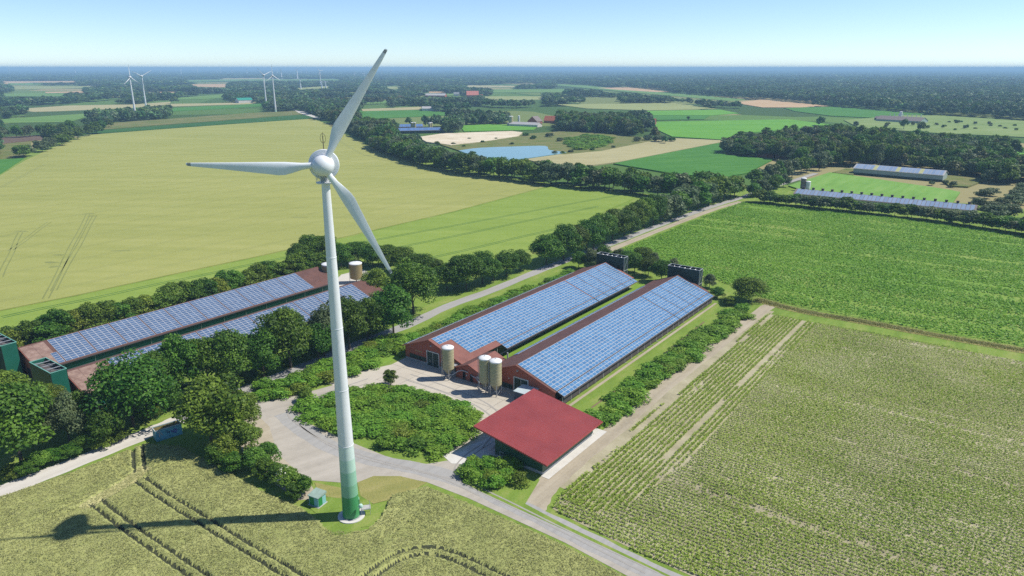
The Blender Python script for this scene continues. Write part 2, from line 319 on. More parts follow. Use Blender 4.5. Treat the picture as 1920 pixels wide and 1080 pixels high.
class MB:
    def __init__(s): s.v = []; s.f = []; s.m = []; s.mats = []
    def mi(s, mat):
        if mat not in s.mats: s.mats.append(mat)
        return s.mats.index(mat)
    def poly(s, pts, mat, flip=False):
        n = len(s.v); s.v += [tuple(p) for p in pts]; idx = list(range(n, n + len(pts)))
        s.f.append(idx[::-1] if flip else idx); s.m.append(s.mi(mat)); return s
    def box(s, x0, x1, y0, y1, z0, z1, mat, top=None):
        n = len(s.v)
        s.v += [(x0, y0, z0), (x1, y0, z0), (x1, y1, z0), (x0, y1, z0), (x0, y0, z1), (x1, y0, z1), (x1, y1, z1), (x0, y1, z1)]
        k = s.mi(mat); kt = s.mi(top) if top else k
        for f, mm in (((3, 2, 1, 0), k), ((4, 5, 6, 7), kt), ((0, 1, 5, 4), k), ((1, 2, 6, 5), k), ((2, 3, 7, 6), k), ((3, 0, 4, 7), k)):
            s.f.append([n + i for i in f]); s.m.append(mm)
        return s
    def hexa(s, bot, top, mat, topmat=None):
        n = len(s.v); N = len(bot); s.v += [tuple(p) for p in bot] + [tuple(p) for p in top]
        k = s.mi(mat); kt = s.mi(topmat) if topmat else k
        s.f.append([n + i for i in range(N)][::-1]); s.m.append(k)
        s.f.append([n + N + i for i in range(N)]); s.m.append(kt)
        for i in range(N):
            j = (i + 1) % N; s.f.append([n + i, n + j, n + N + j, n + N + i]); s.m.append(k)
        return s
    def rings(s, rings, mat, cap0=True, cap1=True):
        n = len(s.v); N = len(rings[0]); k = s.mi(mat)
        for r in rings: s.v += [tuple(p) for p in r]
        for a in range(len(rings) - 1):
            for i in range(N):
                j = (i + 1) % N
                s.f.append([n + a * N + i, n + a * N + j, n + (a + 1) * N + j, n + (a + 1) * N + i]); s.m.append(k)
        if cap0: s.f.append([n + i for i in range(N)][::-1]); s.m.append(k)
        if cap1: s.f.append([n + (len(rings) - 1) * N + i for i in range(N)]); s.m.append(k)
        return s
    def lathe(s, prof, mat, N=24, c=(0, 0), cap0=True, cap1=True):
        return s.rings([[(c[0] + r * math.cos(2 * math.pi * i / N), c[1] + r * math.sin(2 * math.pi * i / N), z) for i in range(N)] for r, z in prof], mat, cap0, cap1)
    def tube(s, pts, r, mat, N=6, r1=None):
        pts = [Vector(p) for p in pts]; R = []
        for k, p in enumerate(pts):
            d = (pts[min(k + 1, len(pts) - 1)] - pts[max(k - 1, 0)]).normalized()
            a = d.orthogonal().normalized() if abs(d.z) > 0.95 else d.cross(Vector((0, 0, 1))).normalized()
            bb = a.cross(d)
            rr = r if r1 is None else r + (r1 - r) * k / (len(pts) - 1)
            R.append([p + a * rr * math.cos(2 * math.pi * i / N) - bb * rr * math.sin(2 * math.pi * i / N) for i in range(N)])
        return s.rings(R, mat)
    def mesh(s, name, smooth=False):
        me = bpy.data.meshes.new(name); me.from_pydata(s.v, [], s.f)
        for m in s.mats: me.materials.append(MATS[m])
        me.polygons.foreach_set('material_index', s.m)
        if smooth:
            me.shade_smooth()
            try: me.set_sharp_from_angle(angle=math.radians(40))
            except Exception: pass
        me.update(); return me
    def obj(s, name, parent=None, smooth=False): return link(name, s.mesh(name, smooth), parent)

def np_mesh(name, V, F, mat, tint=None, smooth=False):
    me = bpy.data.meshes.new(name); V = np.asarray(V, np.float32); F = np.asarray(F, np.int32); k = F.shape[1]
    me.vertices.add(len(V)); me.vertices.foreach_set('co', V.ravel())
    me.loops.add(F.size); me.loops.foreach_set('vertex_index', F.ravel())
    me.polygons.add(len(F)); me.polygons.foreach_set('loop_start', np.arange(0, F.size, k, dtype=np.int32))
    if smooth: me.polygons.foreach_set('use_smooth', np.ones(len(F), bool))
    me.update(calc_edges=True)
    me.materials.append(MATS[mat])
    if tint is not None:
        a = me.attributes.new('tint', 'FLOAT', 'FACE'); a.data.foreach_set('value', np.asarray(tint, np.float32))
    return me
def leaf_mesh(name, C, Nn, S, mat, tint, asp=0.6, T=None, roll=0.55):
    C = np.asarray(C); n = len(C)
    if T is None:
        Nn = Nn / np.linalg.norm(Nn, axis=1, keepdims=True)
        T = np.cross(Nn, rng.normal(size=(n, 3))); T /= np.linalg.norm(T, axis=1, keepdims=True) + 1e-9
        B = np.cross(Nn, T)
    else:
        T = T / np.linalg.norm(T, axis=1, keepdims=True); B = np.cross(T, np.array([0, 0, 1.0]) + roll * rng.normal(size=(n, 3))); B /= np.linalg.norm(B, axis=1, keepdims=True) + 1e-9
    S = np.asarray(S)[:, None]
    V = np.stack([C + T * S, C + B * S * asp, C - T * S, C - B * S * asp], 1).reshape(-1, 3)
    return np_mesh(name, V, np.arange(4 * n).reshape(n, 4), mat, tint)
def inpoly(P, poly):
    P = np.asarray(P); x, y = P[:, 0], P[:, 1]; r = np.zeros(len(P), bool); q = poly[-1]
    for p in poly:
        c = ((p[1] > y) != (q[1] > y)); 
        with np.errstate(divide='ignore', invalid='ignore'):
            r ^= c & (x < (q[0] - p[0]) * (y - p[1]) / (q[1] - p[1] + 1e-12) + p[0])
        q = p
    return r
def vnoise(P, s, seed=0):
    """cheap value noise for scatter masks"""
    g = np.random.default_rng(seed).random((64, 64)); q = np.asarray(P)[:, :2] / s; i = np.floor(q).astype(int); f = q - i; f = f * f * (3 - 2 * f)
    a = g[i[:, 0] % 64, i[:, 1] % 64]; b = g[(i[:, 0] + 1) % 64, i[:, 1] % 64]; c = g[i[:, 0] % 64, (i[:, 1] + 1) % 64]; d = g[(i[:, 0] + 1) % 64, (i[:, 1] + 1) % 64]
    return (a * (1 - f[:, 0]) + b * f[:, 0]) * (1 - f[:, 1]) + (c * (1 - f[:, 0]) + d * f[:, 0]) * f[:, 1]
def segdist(P, pts):
    P = np.asarray(P)[:, :2]; r = np.full(len(P), 1e9)
    for a, b in zip(pts[:-1], pts[1:]):
        a = np.array(a); b = np.array(b); d = b - a; t = np.clip(((P - a) @ d) / (d @ d + 1e-9), 0, 1)
        r = np.minimum(r, np.linalg.norm(P - a - t[:, None] * d, axis=1))
    return r
def smooth_line(pts, n=6):
    """Catmull-Rom through the survey points"""
    p = [np.array(q, float) for q in pts]; p = [2 * p[0] - p[1]] + p + [2 * p[-1] - p[-2]]; out = []
    for i in range(1, len(p) - 2):
        for k in range(n):
            t = k / n
            out.append(tuple(0.5 * (2 * p[i] + (p[i + 1] - p[i - 1]) * t + (2 * p[i - 1] - 5 * p[i] + 4 * p[i + 1] - p[i + 2]) * t * t + (3 * p[i] - p[i - 1] - 3 * p[i + 1] + p[i + 2]) * t ** 3)))
    out.append(tuple(p[-2])); return out
def sheet(name, poly, z, mat, kind='structure', thick=0.0, label=None, cat=None, group=None):
    mb = MB()
    a = sum(poly[i][0] * poly[(i + 1) % len(poly)][1] - poly[(i + 1) % len(poly)][0] * poly[i][1] for i in range(len(poly)))
    if a < 0: poly = poly[::-1]
    if thick: mb.hexa([(x, y, z - thick) for x, y in poly], [(x, y, z) for x, y in poly], mat)
    else: mb.poly([(x, y, z) for x, y in poly], mat)
    return tag(mb.obj(name), label, cat, group, kind)
def ribbon(name, line, w, z, mat, kind='structure', ww=None):
    V = []; n = len(line)
    for k in range(n):
        a = Vector(line[max(k - 1, 0)]); b = Vector(line[min(k + 1, n - 1)]); d = (b - a).normalized(); nrm = Vector((-d.y, d.x))
        h = (w if ww is None else ww[k]) / 2 * (1 + 0.05 * math.sin(k * 1.7) + 0.04 * math.sin(k * 0.61)); c = Vector(line[k]); V += [(*(c + nrm * h), z), (*(c - nrm * h), z)]
    mb = MB(); mb.v = V
    for k in range(n - 1): mb.f.append([2 * k, 2 * k + 1, 2 * k + 3, 2 * k + 2]); mb.m.append(mb.mi(mat))
    return tag(mb.obj(name), kind=kind)

# ================================================================== THE LAND
def big_plane(name, x0, x1, y0, y1, z, mat):
    mb = MB(); mb.poly([(x0, y0, z), (x1, y0, z), (x1, y1, z), (x0, y1, z)], mat); return tag(mb.obj(name), kind='structure')
big_plane('ground', -45000, 45000, -3000, 60000, -0.25, 'open_land')
near_poly = GP([(-700, 1500), (2600, 1500), (2600, 660), (2300, 430), (1450, 345), (1290, 372), (1000, 340), (700, 270), (590, 226), (150, 256), (-500, 420)])
sheet('farm_grassland', near_poly, 0.0, 'verge_grass')

VIS = []     # outlines of open land that trees must not stand in front of (photo bearings)
zc = [0.30]
def crop(name, px, mat, label=None, thick=None, z=None, kind='structure', vis=True):
    if vis: VIS.append(px)
    zc[0] += 0.012
    zz = zc[0] if z is None else z
    return sheet(name, GP(px), zz, mat, kind, thick if thick is not None else zz + 0.2)

# big cereal fields left of the farm
barley_px = [(-420, 690), (-60, 590), (-60, 345), (0, 330), (48, 301), (100, 277), (158, 254), (300, 243), (450, 232), (585, 223), (612, 232), (640, 250), (700, 276), (760, 300), (800, 312), (880, 328), (960, 338), (1040, 346), (850, 397), (640, 446), (480, 482), (300, 520), (150, 553), (0, 583)]
crop('barley_field', barley_px, 'barley_crop')
green_px = [(-420, 694), (0, 586), (150, 556), (300, 523), (480, 485), (640, 449), (850, 400), (1043, 348), (1090, 352), (1205, 366), (1130, 398), (1060, 432), (990, 468), (900, 500), (760, 500), (640, 490), (480, 500), (300, 560), (100, 620), (-420, 740)]
crop('young_cereal_field', green_px, 'green_cereal')
for a, b in (((640, 462), (1180, 362)), ((690, 476), (1120, 387)), ((760, 495), (1060, 425))):
    A = Vector(G(*a, 0.33)); B = Vector(G(*b, 0.33)); d = (B - A).normalized(); n = Vector((-d.y, d.x))
    for o in (-0.95, 0.95):
        ribbon('tramline', [tuple(A + (B - A) * t / 12 + n * (o + 0.25 * math.sin(t))) for t in range(13)], 0.5, 0.336, 'dark_green_crop')
A = Vector(G(0, 592, 0.33)); B = Vector(G(640, 458, 0.33)); d = (B - A).normalized(); n = Vector((-d.y, d.x))
for o in (-3.2, -1.2):
    ribbon('tramline', [tuple(A + (B - A) * t / 24 + n * (o + 0.3 * math.sin(t * 0.9))) for t in range(25)], 0.55, 0.336, 'dark_green_crop')
for a, b in (((20, 470), (92, 416)), ((85, 560), (165, 402)), ((0, 520), (38, 436)), ((100, 545), (178, 404)), ((0, 445), (45, 432)), ((60, 300), (90, 292)), ((620, 255), (680, 290)), ((680, 290), (790, 318)), ((0, 352), (80, 310))):
    A = Vector(G(*a, 0.32)); B = Vector(G(*b, 0.32)); d = (B - A).normalized(); n = Vector((-d.y, d.x))
    for o in (-0.95, 0.95):
        ribbon('tramline', [tuple(A + (B - A) * t / 14 + n * (o + 0.2 * math.sin(t * 0.7 + a[0]))) for t in range(15)], 0.5, 0.322, 'dark_wheeling')

A = np.array(G(-300, 654, 0.31)); B = np.array(G(1043, 348, 0.31)); d = (B - A) / np.linalg.norm(B - A); nrm = np.array([-d[1], d[0]]); bp = GP(barley_px)
for k in range(1, 22):
    t = np.arange(-250, np.linalg.norm(B - A) + 500, 9.0); L_ = A + d * t[:, None] + nrm * (k * 21.0 - 8); L_ = L_ + nrm * (1.2 * np.sin(t / 45.0 + k))[:, None]
    for o in (-0.95, 0.95):
        Q_ = L_ + nrm * o; Q_ = Q_[inpoly(Q_, bp)]
        if len(Q_) > 3: ribbon('tramline', [tuple(q) for q in Q_], 0.30, 0.3205, 'faint_wheeling')
for u, v, a, b in ((165, 401, 7, 1.6), (172, 405, 5, 1.2), (112, 478, 5, 1.5), (95, 492, 6, 1.3), (102, 500, 5, 1.2), (40, 434, 6, 1.2), (760, 312, 9, 2), (690, 291, 8, 2), (1010, 344, 8, 1.5), (640, 262, 9, 2), (85, 290, 8, 2), (560, 408, 9, 1.2), (230, 470, 9, 1.0)):
    c = G(u, v, 0.32); sheet('flattened_crop', [(c[0] + a * math.cos(t) * (1 + 0.3 * math.sin(3 * t + u)) * 0.5, c[1] + b * math.sin(t) * (1 + 0.35 * math.cos(2 * t + v))) for t in [k * math.pi / 9 for k in range(18)]], 0.3235, 'dark_wheeling')
# fields of the middle and far distance (photo bearings of their visible outline)
FIELDS = [
 ('maize_strip', [(155, 252), (190, 245), (330, 234), (560, 216), (600, 218), (585, 222), (450, 231), (300, 242)], 'dark_green_crop'),
 ('weedy_bank', [(190, 243), (205, 231), (330, 222), (470, 212), (560, 208), (570, 214), (470, 222), (330, 232)], 'weedy_grass'),
 ('pale_field', [(25, 205), (130, 198), (250, 196), (320, 191), (318, 196), (240, 203), (100, 209), (62, 210)], 'pale_cereal'),
 ('green_field', [(0, 224), (100, 217), (170, 213), (171, 216), (130, 229), (0, 231)], 'soft_green'),
 ('brown_field', [(0, 258), (86, 253), (80, 262), (0, 270)], 'ploughed_brown'),
 ('rough_meadow', [(0, 271), (60, 265), (46, 294), (0, 299)], 'weedy_grass'),
 ('green_corner', [(-40, 302), (46, 297), (0, 327), (-40, 345)], 'maize_green'),
 ('tan_field', [(0, 152.5), (145, 152), (150, 154.5), (60, 155), (0, 158)], 'stubble_tan'),
 ('far_green', [(15, 156), (62, 156), (62, 160), (15, 160)], 'soft_green'),
 ('light_field', [(16, 161.5), (183, 161.5), (175, 164), (110, 166), (20, 168)], 'olive_cereal'),
 ('tan_strip', [(85, 172.5), (160, 171), (160, 174), (85, 174.5)], 'stubble_tan'),
 ('green_strip', [(0, 176.5), (60, 174.5), (125, 176), (120, 181), (0, 181)], 'soft_green'),
 ('meadow_strip', [(170, 180), (232, 176), (232, 178.5), (175, 182)], 'bright_green'),
 ('tan_strip', [(258, 173), (330, 172), (330, 174.3), (258, 175)], 'stubble_tan'),
 ('tan_field', [(360, 158), (430, 157.5), (428, 164), (365, 163)], 'stubble_tan'),
 ('green_field', [(335, 183), (420, 177), (430, 182), (380, 186), (325, 187)], 'soft_green'),
 ('pale_strip', [(320, 195), (395, 194), (480, 191.5), (480, 195), (320, 200)], 'pale_cereal'),
 ('green_strip', [(320, 203), (497, 194), (500, 199), (380, 206), (320, 209)], 'maize_green'),
 ('light_field', [(540, 166), (620, 161), (625, 165), (560, 168)], 'olive_cereal'),
 ('far_pale', [(412, 147), (500, 146.5), (500, 149), (412, 149.3)], 'pale_cereal'),
 ('far_green', [(345, 150), (470, 148.5), (640, 148.5), (640, 151), (480, 151.5), (345, 153)], 'soft_green'),
 ('sandy_verge', [(548, 205), (572, 210), (600, 222), (588, 221), (560, 212)], 'pale_gravel'),
 ('green_field', [(672, 209), (790, 206.5), (865, 213), (850, 216), (700, 223), (670, 222)], 'maize_green'),
 ('pale_strip', [(678, 205), (790, 200.5), (788, 206), (680, 209)], 'pale_cereal'),
 ('green_field', [(862, 236), (920, 233.5), (1010, 236), (1000, 244), (870, 247)], 'bright_green'),
 ('green_strip', [(680, 190), (733, 188), (733, 193), (680, 195)], 'soft_green'),
 ('tan_strip', [(804, 172), (835, 172), (835, 174.5), (804, 174.5)], 'stubble_tan'),
 ('green_strip', [(785, 175), (860, 176), (860, 179), (800, 179)], 'soft_green'),
 ('pale_patch', [(722, 163), (752, 162), (750, 166), (725, 167)], 'olive_cereal'),
 ('green_strip', [(918, 168), (1058, 167), (1060, 173), (920, 174)], 'soft_green'),
 ('light_strip', [(905, 181), (1020, 181), (1020, 187), (960, 188), (908, 185)], 'olive_cereal'),
 ('pale_strip', [(872, 160), (960, 161), (978, 164), (870, 164)], 'pale_cereal'),
 ('olive_field', [(1040, 196), (1270, 193.5), (1345, 205), (1215, 207.5), (1100, 204)], 'olive_cereal'),
 ('bright_field', [(1212, 208.5), (1350, 206), (1385, 213), (1330, 217), (1222, 217)], 'bright_green'),
 ('green_field', [(1222, 217.5), (1330, 217.5), (1320, 224), (1226, 226)], 'maize_green'),
 ('broad_green_field', [(1226, 229), (1480, 224.5), (1555, 234), (1460, 245), (1400, 250), (1357, 263), (1260, 257), (1232, 244)], 'bright_green'),
 ('tan_field', [(1375, 193), (1430, 187), (1555, 199), (1500, 202), (1430, 202)], 'stubble_tan'),
 ('green_strip', [(1035, 157), (1100, 160.5), (1250, 174), (1400, 187), (1370, 190), (1240, 178.5), (1040, 160)], 'soft_green'),
 ('tan_strip', [(1120, 165), (1180, 164), (1255, 172), (1230, 173), (1150, 168)], 'stubble_tan'),
 ('green_field', [(1470, 203), (1560, 200.5), (1745, 215), (1650, 222), (1560, 218), (1490, 209)], 'maize_green'),
 ('grazing_pasture', [(1582, 226), (1690, 217), (1760, 217), (1990, 232), (1990, 262), (1880, 256), (1750, 250), (1610, 240)], 'pasture'),
 ('ripe_wheat_field', [(985, 300), (1130, 279), (1255, 260), (1360, 264.5), (1340, 270), (1160, 305), (1090, 314), (1010, 306)], 'pale_cereal'),
 ('maize_wedge', [(1150, 308), (1338, 271), (1357, 268), (1360, 292), (1452, 299), (1400, 326), (1345, 336), (1250, 325)], 'maize_green'),
 ('barnside_field', [(1478, 350), (1555, 325), (1600, 331), (1775, 357), (1800, 362), (1785, 383), (1640, 372), (1500, 357)], 'light_green'),
 ('mown_corner', [(1560, 325), (1585, 318), (1602, 319), (1600, 330)], 'weedy_grass'),
 ('mown_corner', [(1766, 340), (1775, 330), (1850, 338), (1815, 352), (1780, 350)], 'weedy_grass'),
 ('green_corner', [(1880, 278), (1935, 280), (1935, 296), (1890, 290)], 'bright_green'),
 ('heath_bank', [(825, 272), (985, 252), (1060, 247), (1120, 250), (1240, 262), (1130, 284), (1060, 291), (862, 284)], 'weedy_grass'),
]
for nm, px, mt in FIELDS: crop(nm, px, mt)
VIS.append([(733, 237), (835, 240), (835, 252), (760, 252)])       # open ground round far buildings
VIS.append([(955, 222), (1048, 220), (1048, 240), (955, 238)])
VIS.append([(1595, 312), (1775, 320), (1775, 348), (1595, 330)])
VIS.append([(1478, 346), (1812, 384), (1812, 397), (1478, 360)])
VIS.append([(1640, 214), (1745, 216), (1745, 234), (1640, 230)])
sand_px = [(783, 259), (830, 252), (960, 247.5), (980, 250), (972, 257), (900, 268), (845, 274), (800, 268)]
crop('sand_pit_floor', sand_px, 'quarry_sand', z=1.35, thick=1.6)
pond_px = smooth_line([(860, 284), (900, 279), (965, 276.5), (1022, 275.5), (1030, 283), (1062, 288), (1025, 293.5), (985, 299), (940, 302), (895, 296), (860, 284)], 4)
crop('pond', pond_px[:-1], 'pond_water', z=zc[0] + 0.15)

# lanes and yards
lane = smooth_line(GP([(-260, 1010), (-60, 944), (120, 876), (270, 815), (350, 780), (450, 735), (540, 699), (628, 663), (705, 632), (770, 607), (840, 574), (920, 545), (1010, 508), (1060, 489), (1128, 464), (1240, 421), (1330, 389), (1385, 372), (1450, 350), (1490, 338), (1530, 325)]), 6)
ribbon('farm_lane', lane, 4.6, 0.020, 'asphalt_lane')
ribbon('pale_gravel_lane', smooth_line(GP([(-260, 1010), (-60, 944), (120, 876), (270, 815), (335, 787)]), 8), 5.0, 0.026, 'pale_gravel')
ribbon('sandy_verge', smooth_line(GP([(1135, 472), (1245, 428), (1335, 394), (1390, 378)]), 8), 4.0, 0.011, 'sandy_track')
gv = GP([(432, 748), (500, 752), (560, 740), (640, 718), (700, 702), (725, 712), (640, 735), (560, 770), (570, 790), (660, 830), (740, 862), (800, 870), (850, 862), (880, 850), (895, 840), (875, 872), (870, 895), (905, 915), (960, 940), (1060, 985), (1160, 1034), (1290, 1090), (1560, 1220), (1450, 1240), (1195, 1090), (1060, 1018), (960, 972), (880, 935), (800, 904), (745, 893), (700, 905), (640, 905), (575, 900), (520, 850), (505, 800), (470, 765)])
sheet('gravel_drive', gv, 0.030, 'gravel')
sheet('bare_earth', GP([(480, 770), (508, 800), (524, 850), (578, 902), (600, 935), (560, 938), (505, 900), (455, 850), (440, 800)]), 0.029, 'sandy_track')
ribbon('drive_asphalt', smooth_line(GP([(1540, 1220), (1240, 1080), (1120, 1022), (1010, 968), (930, 930), (870, 903), (790, 880), (700, 862), (620, 838), (560, 800), (530, 775)]), 6), 4.4, 0.036, 'asphalt_lane')
yd = [Wp(-0.4, -0.2), Wp(0, -6), Wp(-3, -13), Wp(-8, -24), Wp(-2, -25), Wp(8, -20), Wp(18, -20), Wp(30, -26), Wp(36, -30), Wp(44, -34), Wp(50, -32), Wp(53.5, -28), Wp(53.5, -5), Wp(53, 0.3)]
sheet('concrete_yard', yd, 0.042, 'yard_concrete')
for k in range(7):
    a, b = Wp(4 + 7 * k, -1.0), Wp(4 + 7 * k, -16 - (3 if k in (3, 4, 5) else 0)); ribbon('slab_joint', [a, b], 0.09, 0.047, 'joint_dark')
for k in range(3):
    ribbon('slab_joint', [Wp(0 + 2 * k, -5.5 - 5 * k), Wp(49, -5.5 - 5 * k)], 0.09, 0.0475, 'joint_dark')
sheet('shed_apron', [Wp(44, -34.5), Wp(48, -36), Wp(55, -32), Wp(55, -4), Wp(48, -4), Wp(47.5, -24)], 0.050, 'white_concrete')
sheet('grass_verge', [Wp(-2, -8), Wp(-9, -22), Wp(-14, -22), Wp(-9, 0), Wp(-9, 60), Wp(-1.2, 60), Wp(-1.2, 0)], 0.013, 'mown_grass')
sheet('barn_alley_grass', [Wp(20.3, 6), Wp(29.5, 12), Wp(29.5, 108), Wp(20.3, 108)], 0.014, 'mown_grass')
ribbon('alley_path', [Wp(24.5, 12), Wp(24.3, 40), Wp(24.8, 70), Wp(24.5, 101)], 1.3, 0.022, 'sandy_track')
sheet('field_side_grass', [Wp(50, 0), Wp(58, -2), Wp(64, -8), Wp(70, 0), Wp(69, 108), Wp(50, 108)], 0.012, 'verge_grass')
ribbon('barn_foot_strip', [Wp(54.1, 0), Wp(54.1, 101)], 0.8, 0.024, 'sandy_track')
ribbon('wheel_track', [Wp(59, 4), Wp(59.6, 30), Wp(58.6, 60), Wp(58.0, 80)], 0.5, 0.021, 'brown_earth')
track = smooth_line(GP([(1450, 571), (1428, 583), (1330, 659), (1240, 730), (1150, 808), (1080, 865), (1030, 905), (1002, 935), (985, 955)]), 6)
ribbon('bare_field_margin', [Wp(73.0, -30), Wp(72.6, -10), Wp(71.8, 30), Wp(71.6, 70), Wp(71.5, 104)], 4.0, 0.025, 'field_soil')
ribbon('sandy_field_track', track, 4.6, 0.028, 'sandy_track', ww=[4.2 + 3.2 * max(0, (k - 30) / 18) for k in range(len(track))])
sheet('wayside_grass', GP([(865, 905), (862, 880), (900, 862), (990, 882), (1012, 900), (985, 945), (1060, 985), (1290, 1096), (1270, 1090), (1050, 990), (935, 938)]), 0.045, 'verge_grass')
for px, w in (([(1210, 1075), (1060, 1000), (950, 946), (880, 912), (852, 885), (868, 858), (905, 832)], 0.35), ([(1235, 1075), (1075, 1000), (962, 944), (890, 908), (866, 884), (884, 856), (920, 832)], 0.35), ([(900, 930), (820, 894), (720, 870), (640, 846), (575, 808), (540, 772), (600, 742), (690, 710)], 0.4), ([(870, 905), (800, 886), (700, 860), (620, 832), (560, 792), (590, 757), (690, 718)], 0.4), ([(905, 840), (930, 800), (900, 765), (830, 735), (760, 712)], 0.45), ([(925, 842), (950, 800), (915, 758), (845, 728), (770, 702)], 0.45)):
    ribbon('tyre_mark', smooth_line(GP(px), 8), w, 0.0535, 'tyre_dark')
# ditch with dry grass
dl = smooth_line(GP([(1420, 562), (1500, 583), (1620, 604), (1760, 630), (1920, 658), (2150, 700)]), 6)
ribbon('ditch_grass', dl, 5.0, 0.055, 'dry_grass')
# grass around the turbine foot
TB = (-30.0, 114.1)
sheet('turbine_lawn', [(TB[0] + r * math.cos(a) - 1, TB[1] + r * math.sin(a)) for r, a in [(6.0 + 1.2 * math.sin(3 * k) + (2.5 if 2 < k < 8 else 0), k * math.pi / 8) for k in range(16)]], 0.056, 'verge_grass')
sheet('dry_grass_patch', GP([(670, 905), (700, 893), (750, 893), (800, 905), (760, 930), (700, 945), (676, 930)]), 0.062, 'dry_grass')
sheet('dry_grass_patch', GP([(590, 905), (640, 915), (640, 935), (600, 930)]), 0.064, 'dry_grass')

# ------------------------------------------------------------------ wheat in the foreground: a canopy with wheel tracks pressed into it
wheat_px = [(-420, 1080), (-200, 1006), (0, 934), (150, 882), (272, 834), (335, 838), (420, 884), (500, 928), (560, 952), (610, 985), (650, 1000), (690, 996), (718, 968), (735, 930), (800, 915), (880, 946), (960, 981), (1060, 1027), (1195, 1095), (1440, 1230), (1440, 1420), (-420, 1420)]
wheat_poly = GP(wheat_px, 0.3)
def twin(px, off=0.95, n=6):
    L = [np.array(q) for q in smooth_line(GP(px, 0.5), n)]; out = []
    for o in (-off, off):
        r = []
        for k in range(len(L)):
            d = L[min(k + 1, len(L) - 1)] - L[max(k - 1, 0)]; d = d / np.linalg.norm(d); r.append(tuple(L[k] + np.array([-d[1], d[0]]) * o))
        out.append(r)
    return out
DEEP = twin([(262, 898), (300, 925), (380, 975), (470, 1030), (560, 1085), (700, 1180)]) + twin([(180, 940), (230, 980), (300, 1030), (380, 1085), (480, 1160)]) \
     + twin([(258, 838), (262, 880)]) + twin([(660, 1110), (700, 1075), (745, 1045), (800, 1032), (850, 1042), (900, 1064), (960, 1095), (1060, 1150)])
SHALLOW = twin([(166, 935), (100, 965), (40, 985), (-60, 1010)]) + twin([(160, 930), (80, 945), (0, 950), (-60, 955)]) + twin([(205, 915), (170, 945)]) + twin([(215, 860), (240, 890)]) + twin([(330, 862), (290, 880), (262, 892)]) \
        + twin([(740, 960), (800, 985), (850, 975)]) + twin([(330, 852), (400, 895)]) + twin([(-40, 1035), (60, 1050), (150, 1085)]) + twin([(720, 1000), (780, 1005)])
LODGED = [smooth_line(GP([(268, 878), (235, 905), (190, 930), (165, 945)], 0.5), 6)]
W0 = np.array(wheat_poly); gx0, gx1, gy0, gy1 = max(W0[:, 0].min(), -125), min(W0[:, 0].max(), 45), max(W0[:, 1].min(), 70), W0[:, 1].max()
st = 0.36; nx, ny = int((gx1 - gx0) / st), int((gy1 - gy0) / st)
XX, YY = np.meshgrid(gx0 + st * np.arange(nx + 1), gy0 + st * np.arange(ny + 1), indexing='ij')
PP = np.stack([XX.ravel(), YY.ravel()], 1); PP += rng.normal(0, 0.06, PP.shape)
d_deep = np.min([segdist(PP, l) for l in DEEP], 0); d_sh = np.min([segdist(PP, l) for l in SHALLOW], 0); d_lo = np.min([segdist(PP, l) for l in LODGED], 0)
hz = 0.62 + 0.10 * (vnoise(PP, 2.2, 1) - 0.5) + 0.22 * (vnoise(PP, 9, 2) - 0.5) + rng.normal(0, 0.035, len(PP))
hz = np.where(d_sh < 0.35, hz - 0.22, hz); hz = np.where(d_lo < 1.7, 0.25 + 0.06 * rng.random(len(PP)), hz); hz = np.where(d_deep < 0.32, 0.05, hz)
ii, jj = np.meshgrid(np.arange(nx), np.arange(ny), indexing='ij'); ii = ii.ravel(); jj = jj.ravel()
cc = np.stack([gx0 + st * (ii + 0.5), gy0 + st * (jj + 0.5)], 1)
far_t = np.hypot(cc[:, 0] - TB[0] + 1, cc[:, 1] - TB[1]) > 5.6 + 0.8 * np.sin(3 * np.arctan2(cc[:, 1] - TB[1], cc[:, 0] - TB[0]))
ok = inpoly(cc, wheat_poly) & far_t; ii, jj = ii[ok], jj[ok]
F = np.stack([ii * (ny + 1) + jj, (ii + 1) * (ny + 1) + jj, (ii + 1) * (ny + 1) + jj + 1, ii * (ny + 1) + jj + 1], 1)
V = np.column_stack([PP, hz])
wm = np_mesh('wheat_field', V, F, 'wheat_crop'); wm.materials.append(MATS['shaded_track_soil']); wm.materials.append(MATS['straw'])
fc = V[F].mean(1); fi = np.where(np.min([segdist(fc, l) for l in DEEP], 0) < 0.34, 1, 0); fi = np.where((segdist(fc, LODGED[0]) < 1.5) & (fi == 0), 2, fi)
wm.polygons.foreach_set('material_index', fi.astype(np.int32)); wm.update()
wf = tag(link('wheat_field', wm), kind='structure')
# ears and blades standing on that canopy
n = 105000; Q = np.column_stack([rng.uniform(gx0, gx1, n * 2), rng.uniform(gy0, gy1, n * 2)])
ft = np.hypot(Q[:, 0] - TB[0] + 1, Q[:, 1] - TB[1]) > 5.4
inview = np.abs(Q[:, 0]) < Q[:, 1] * 0.95
k_ = inpoly(Q, wheat_poly) & ft & (Q[:, 1] > 78) & inview; Q = Q[k_][:n]
dd = np.min([segdist(Q, l) for l in DEEP], 0); dl_ = np.min([segdist(Q, l) for l in LODGED], 0); ds_ = np.min([segdist(Q, l) for l in SHALLOW], 0)
Q = Q[(dd > 0.62)]; ds_ = ds_[dd > 0.62]; dl_ = dl_[dd > 0.62]
h = 0.60 + 0.22 * (vnoise(Q, 9, 2) - 0.5); h = np.where(ds_ < 0.4, h - 0.2, h); h = np.where(dl_ < 1.8, 0.26, h)
reps = 3; C = np.repeat(np.column_stack([Q, h]), reps, 0); C[:, :2] += rng.normal(0, 0.13, (len(C), 2)); C[:, 2] += rng.uniform(0.0, 0.14, len(C))
lo = np.repeat(dl_ < 1.8, reps)
T = rng.normal(0, 0.45, (len(C), 3)); T[:, 2] = np.where(lo, 0.1, 0.30); T[lo, 0] -= 0.6; T[lo, 1] -= 0.5
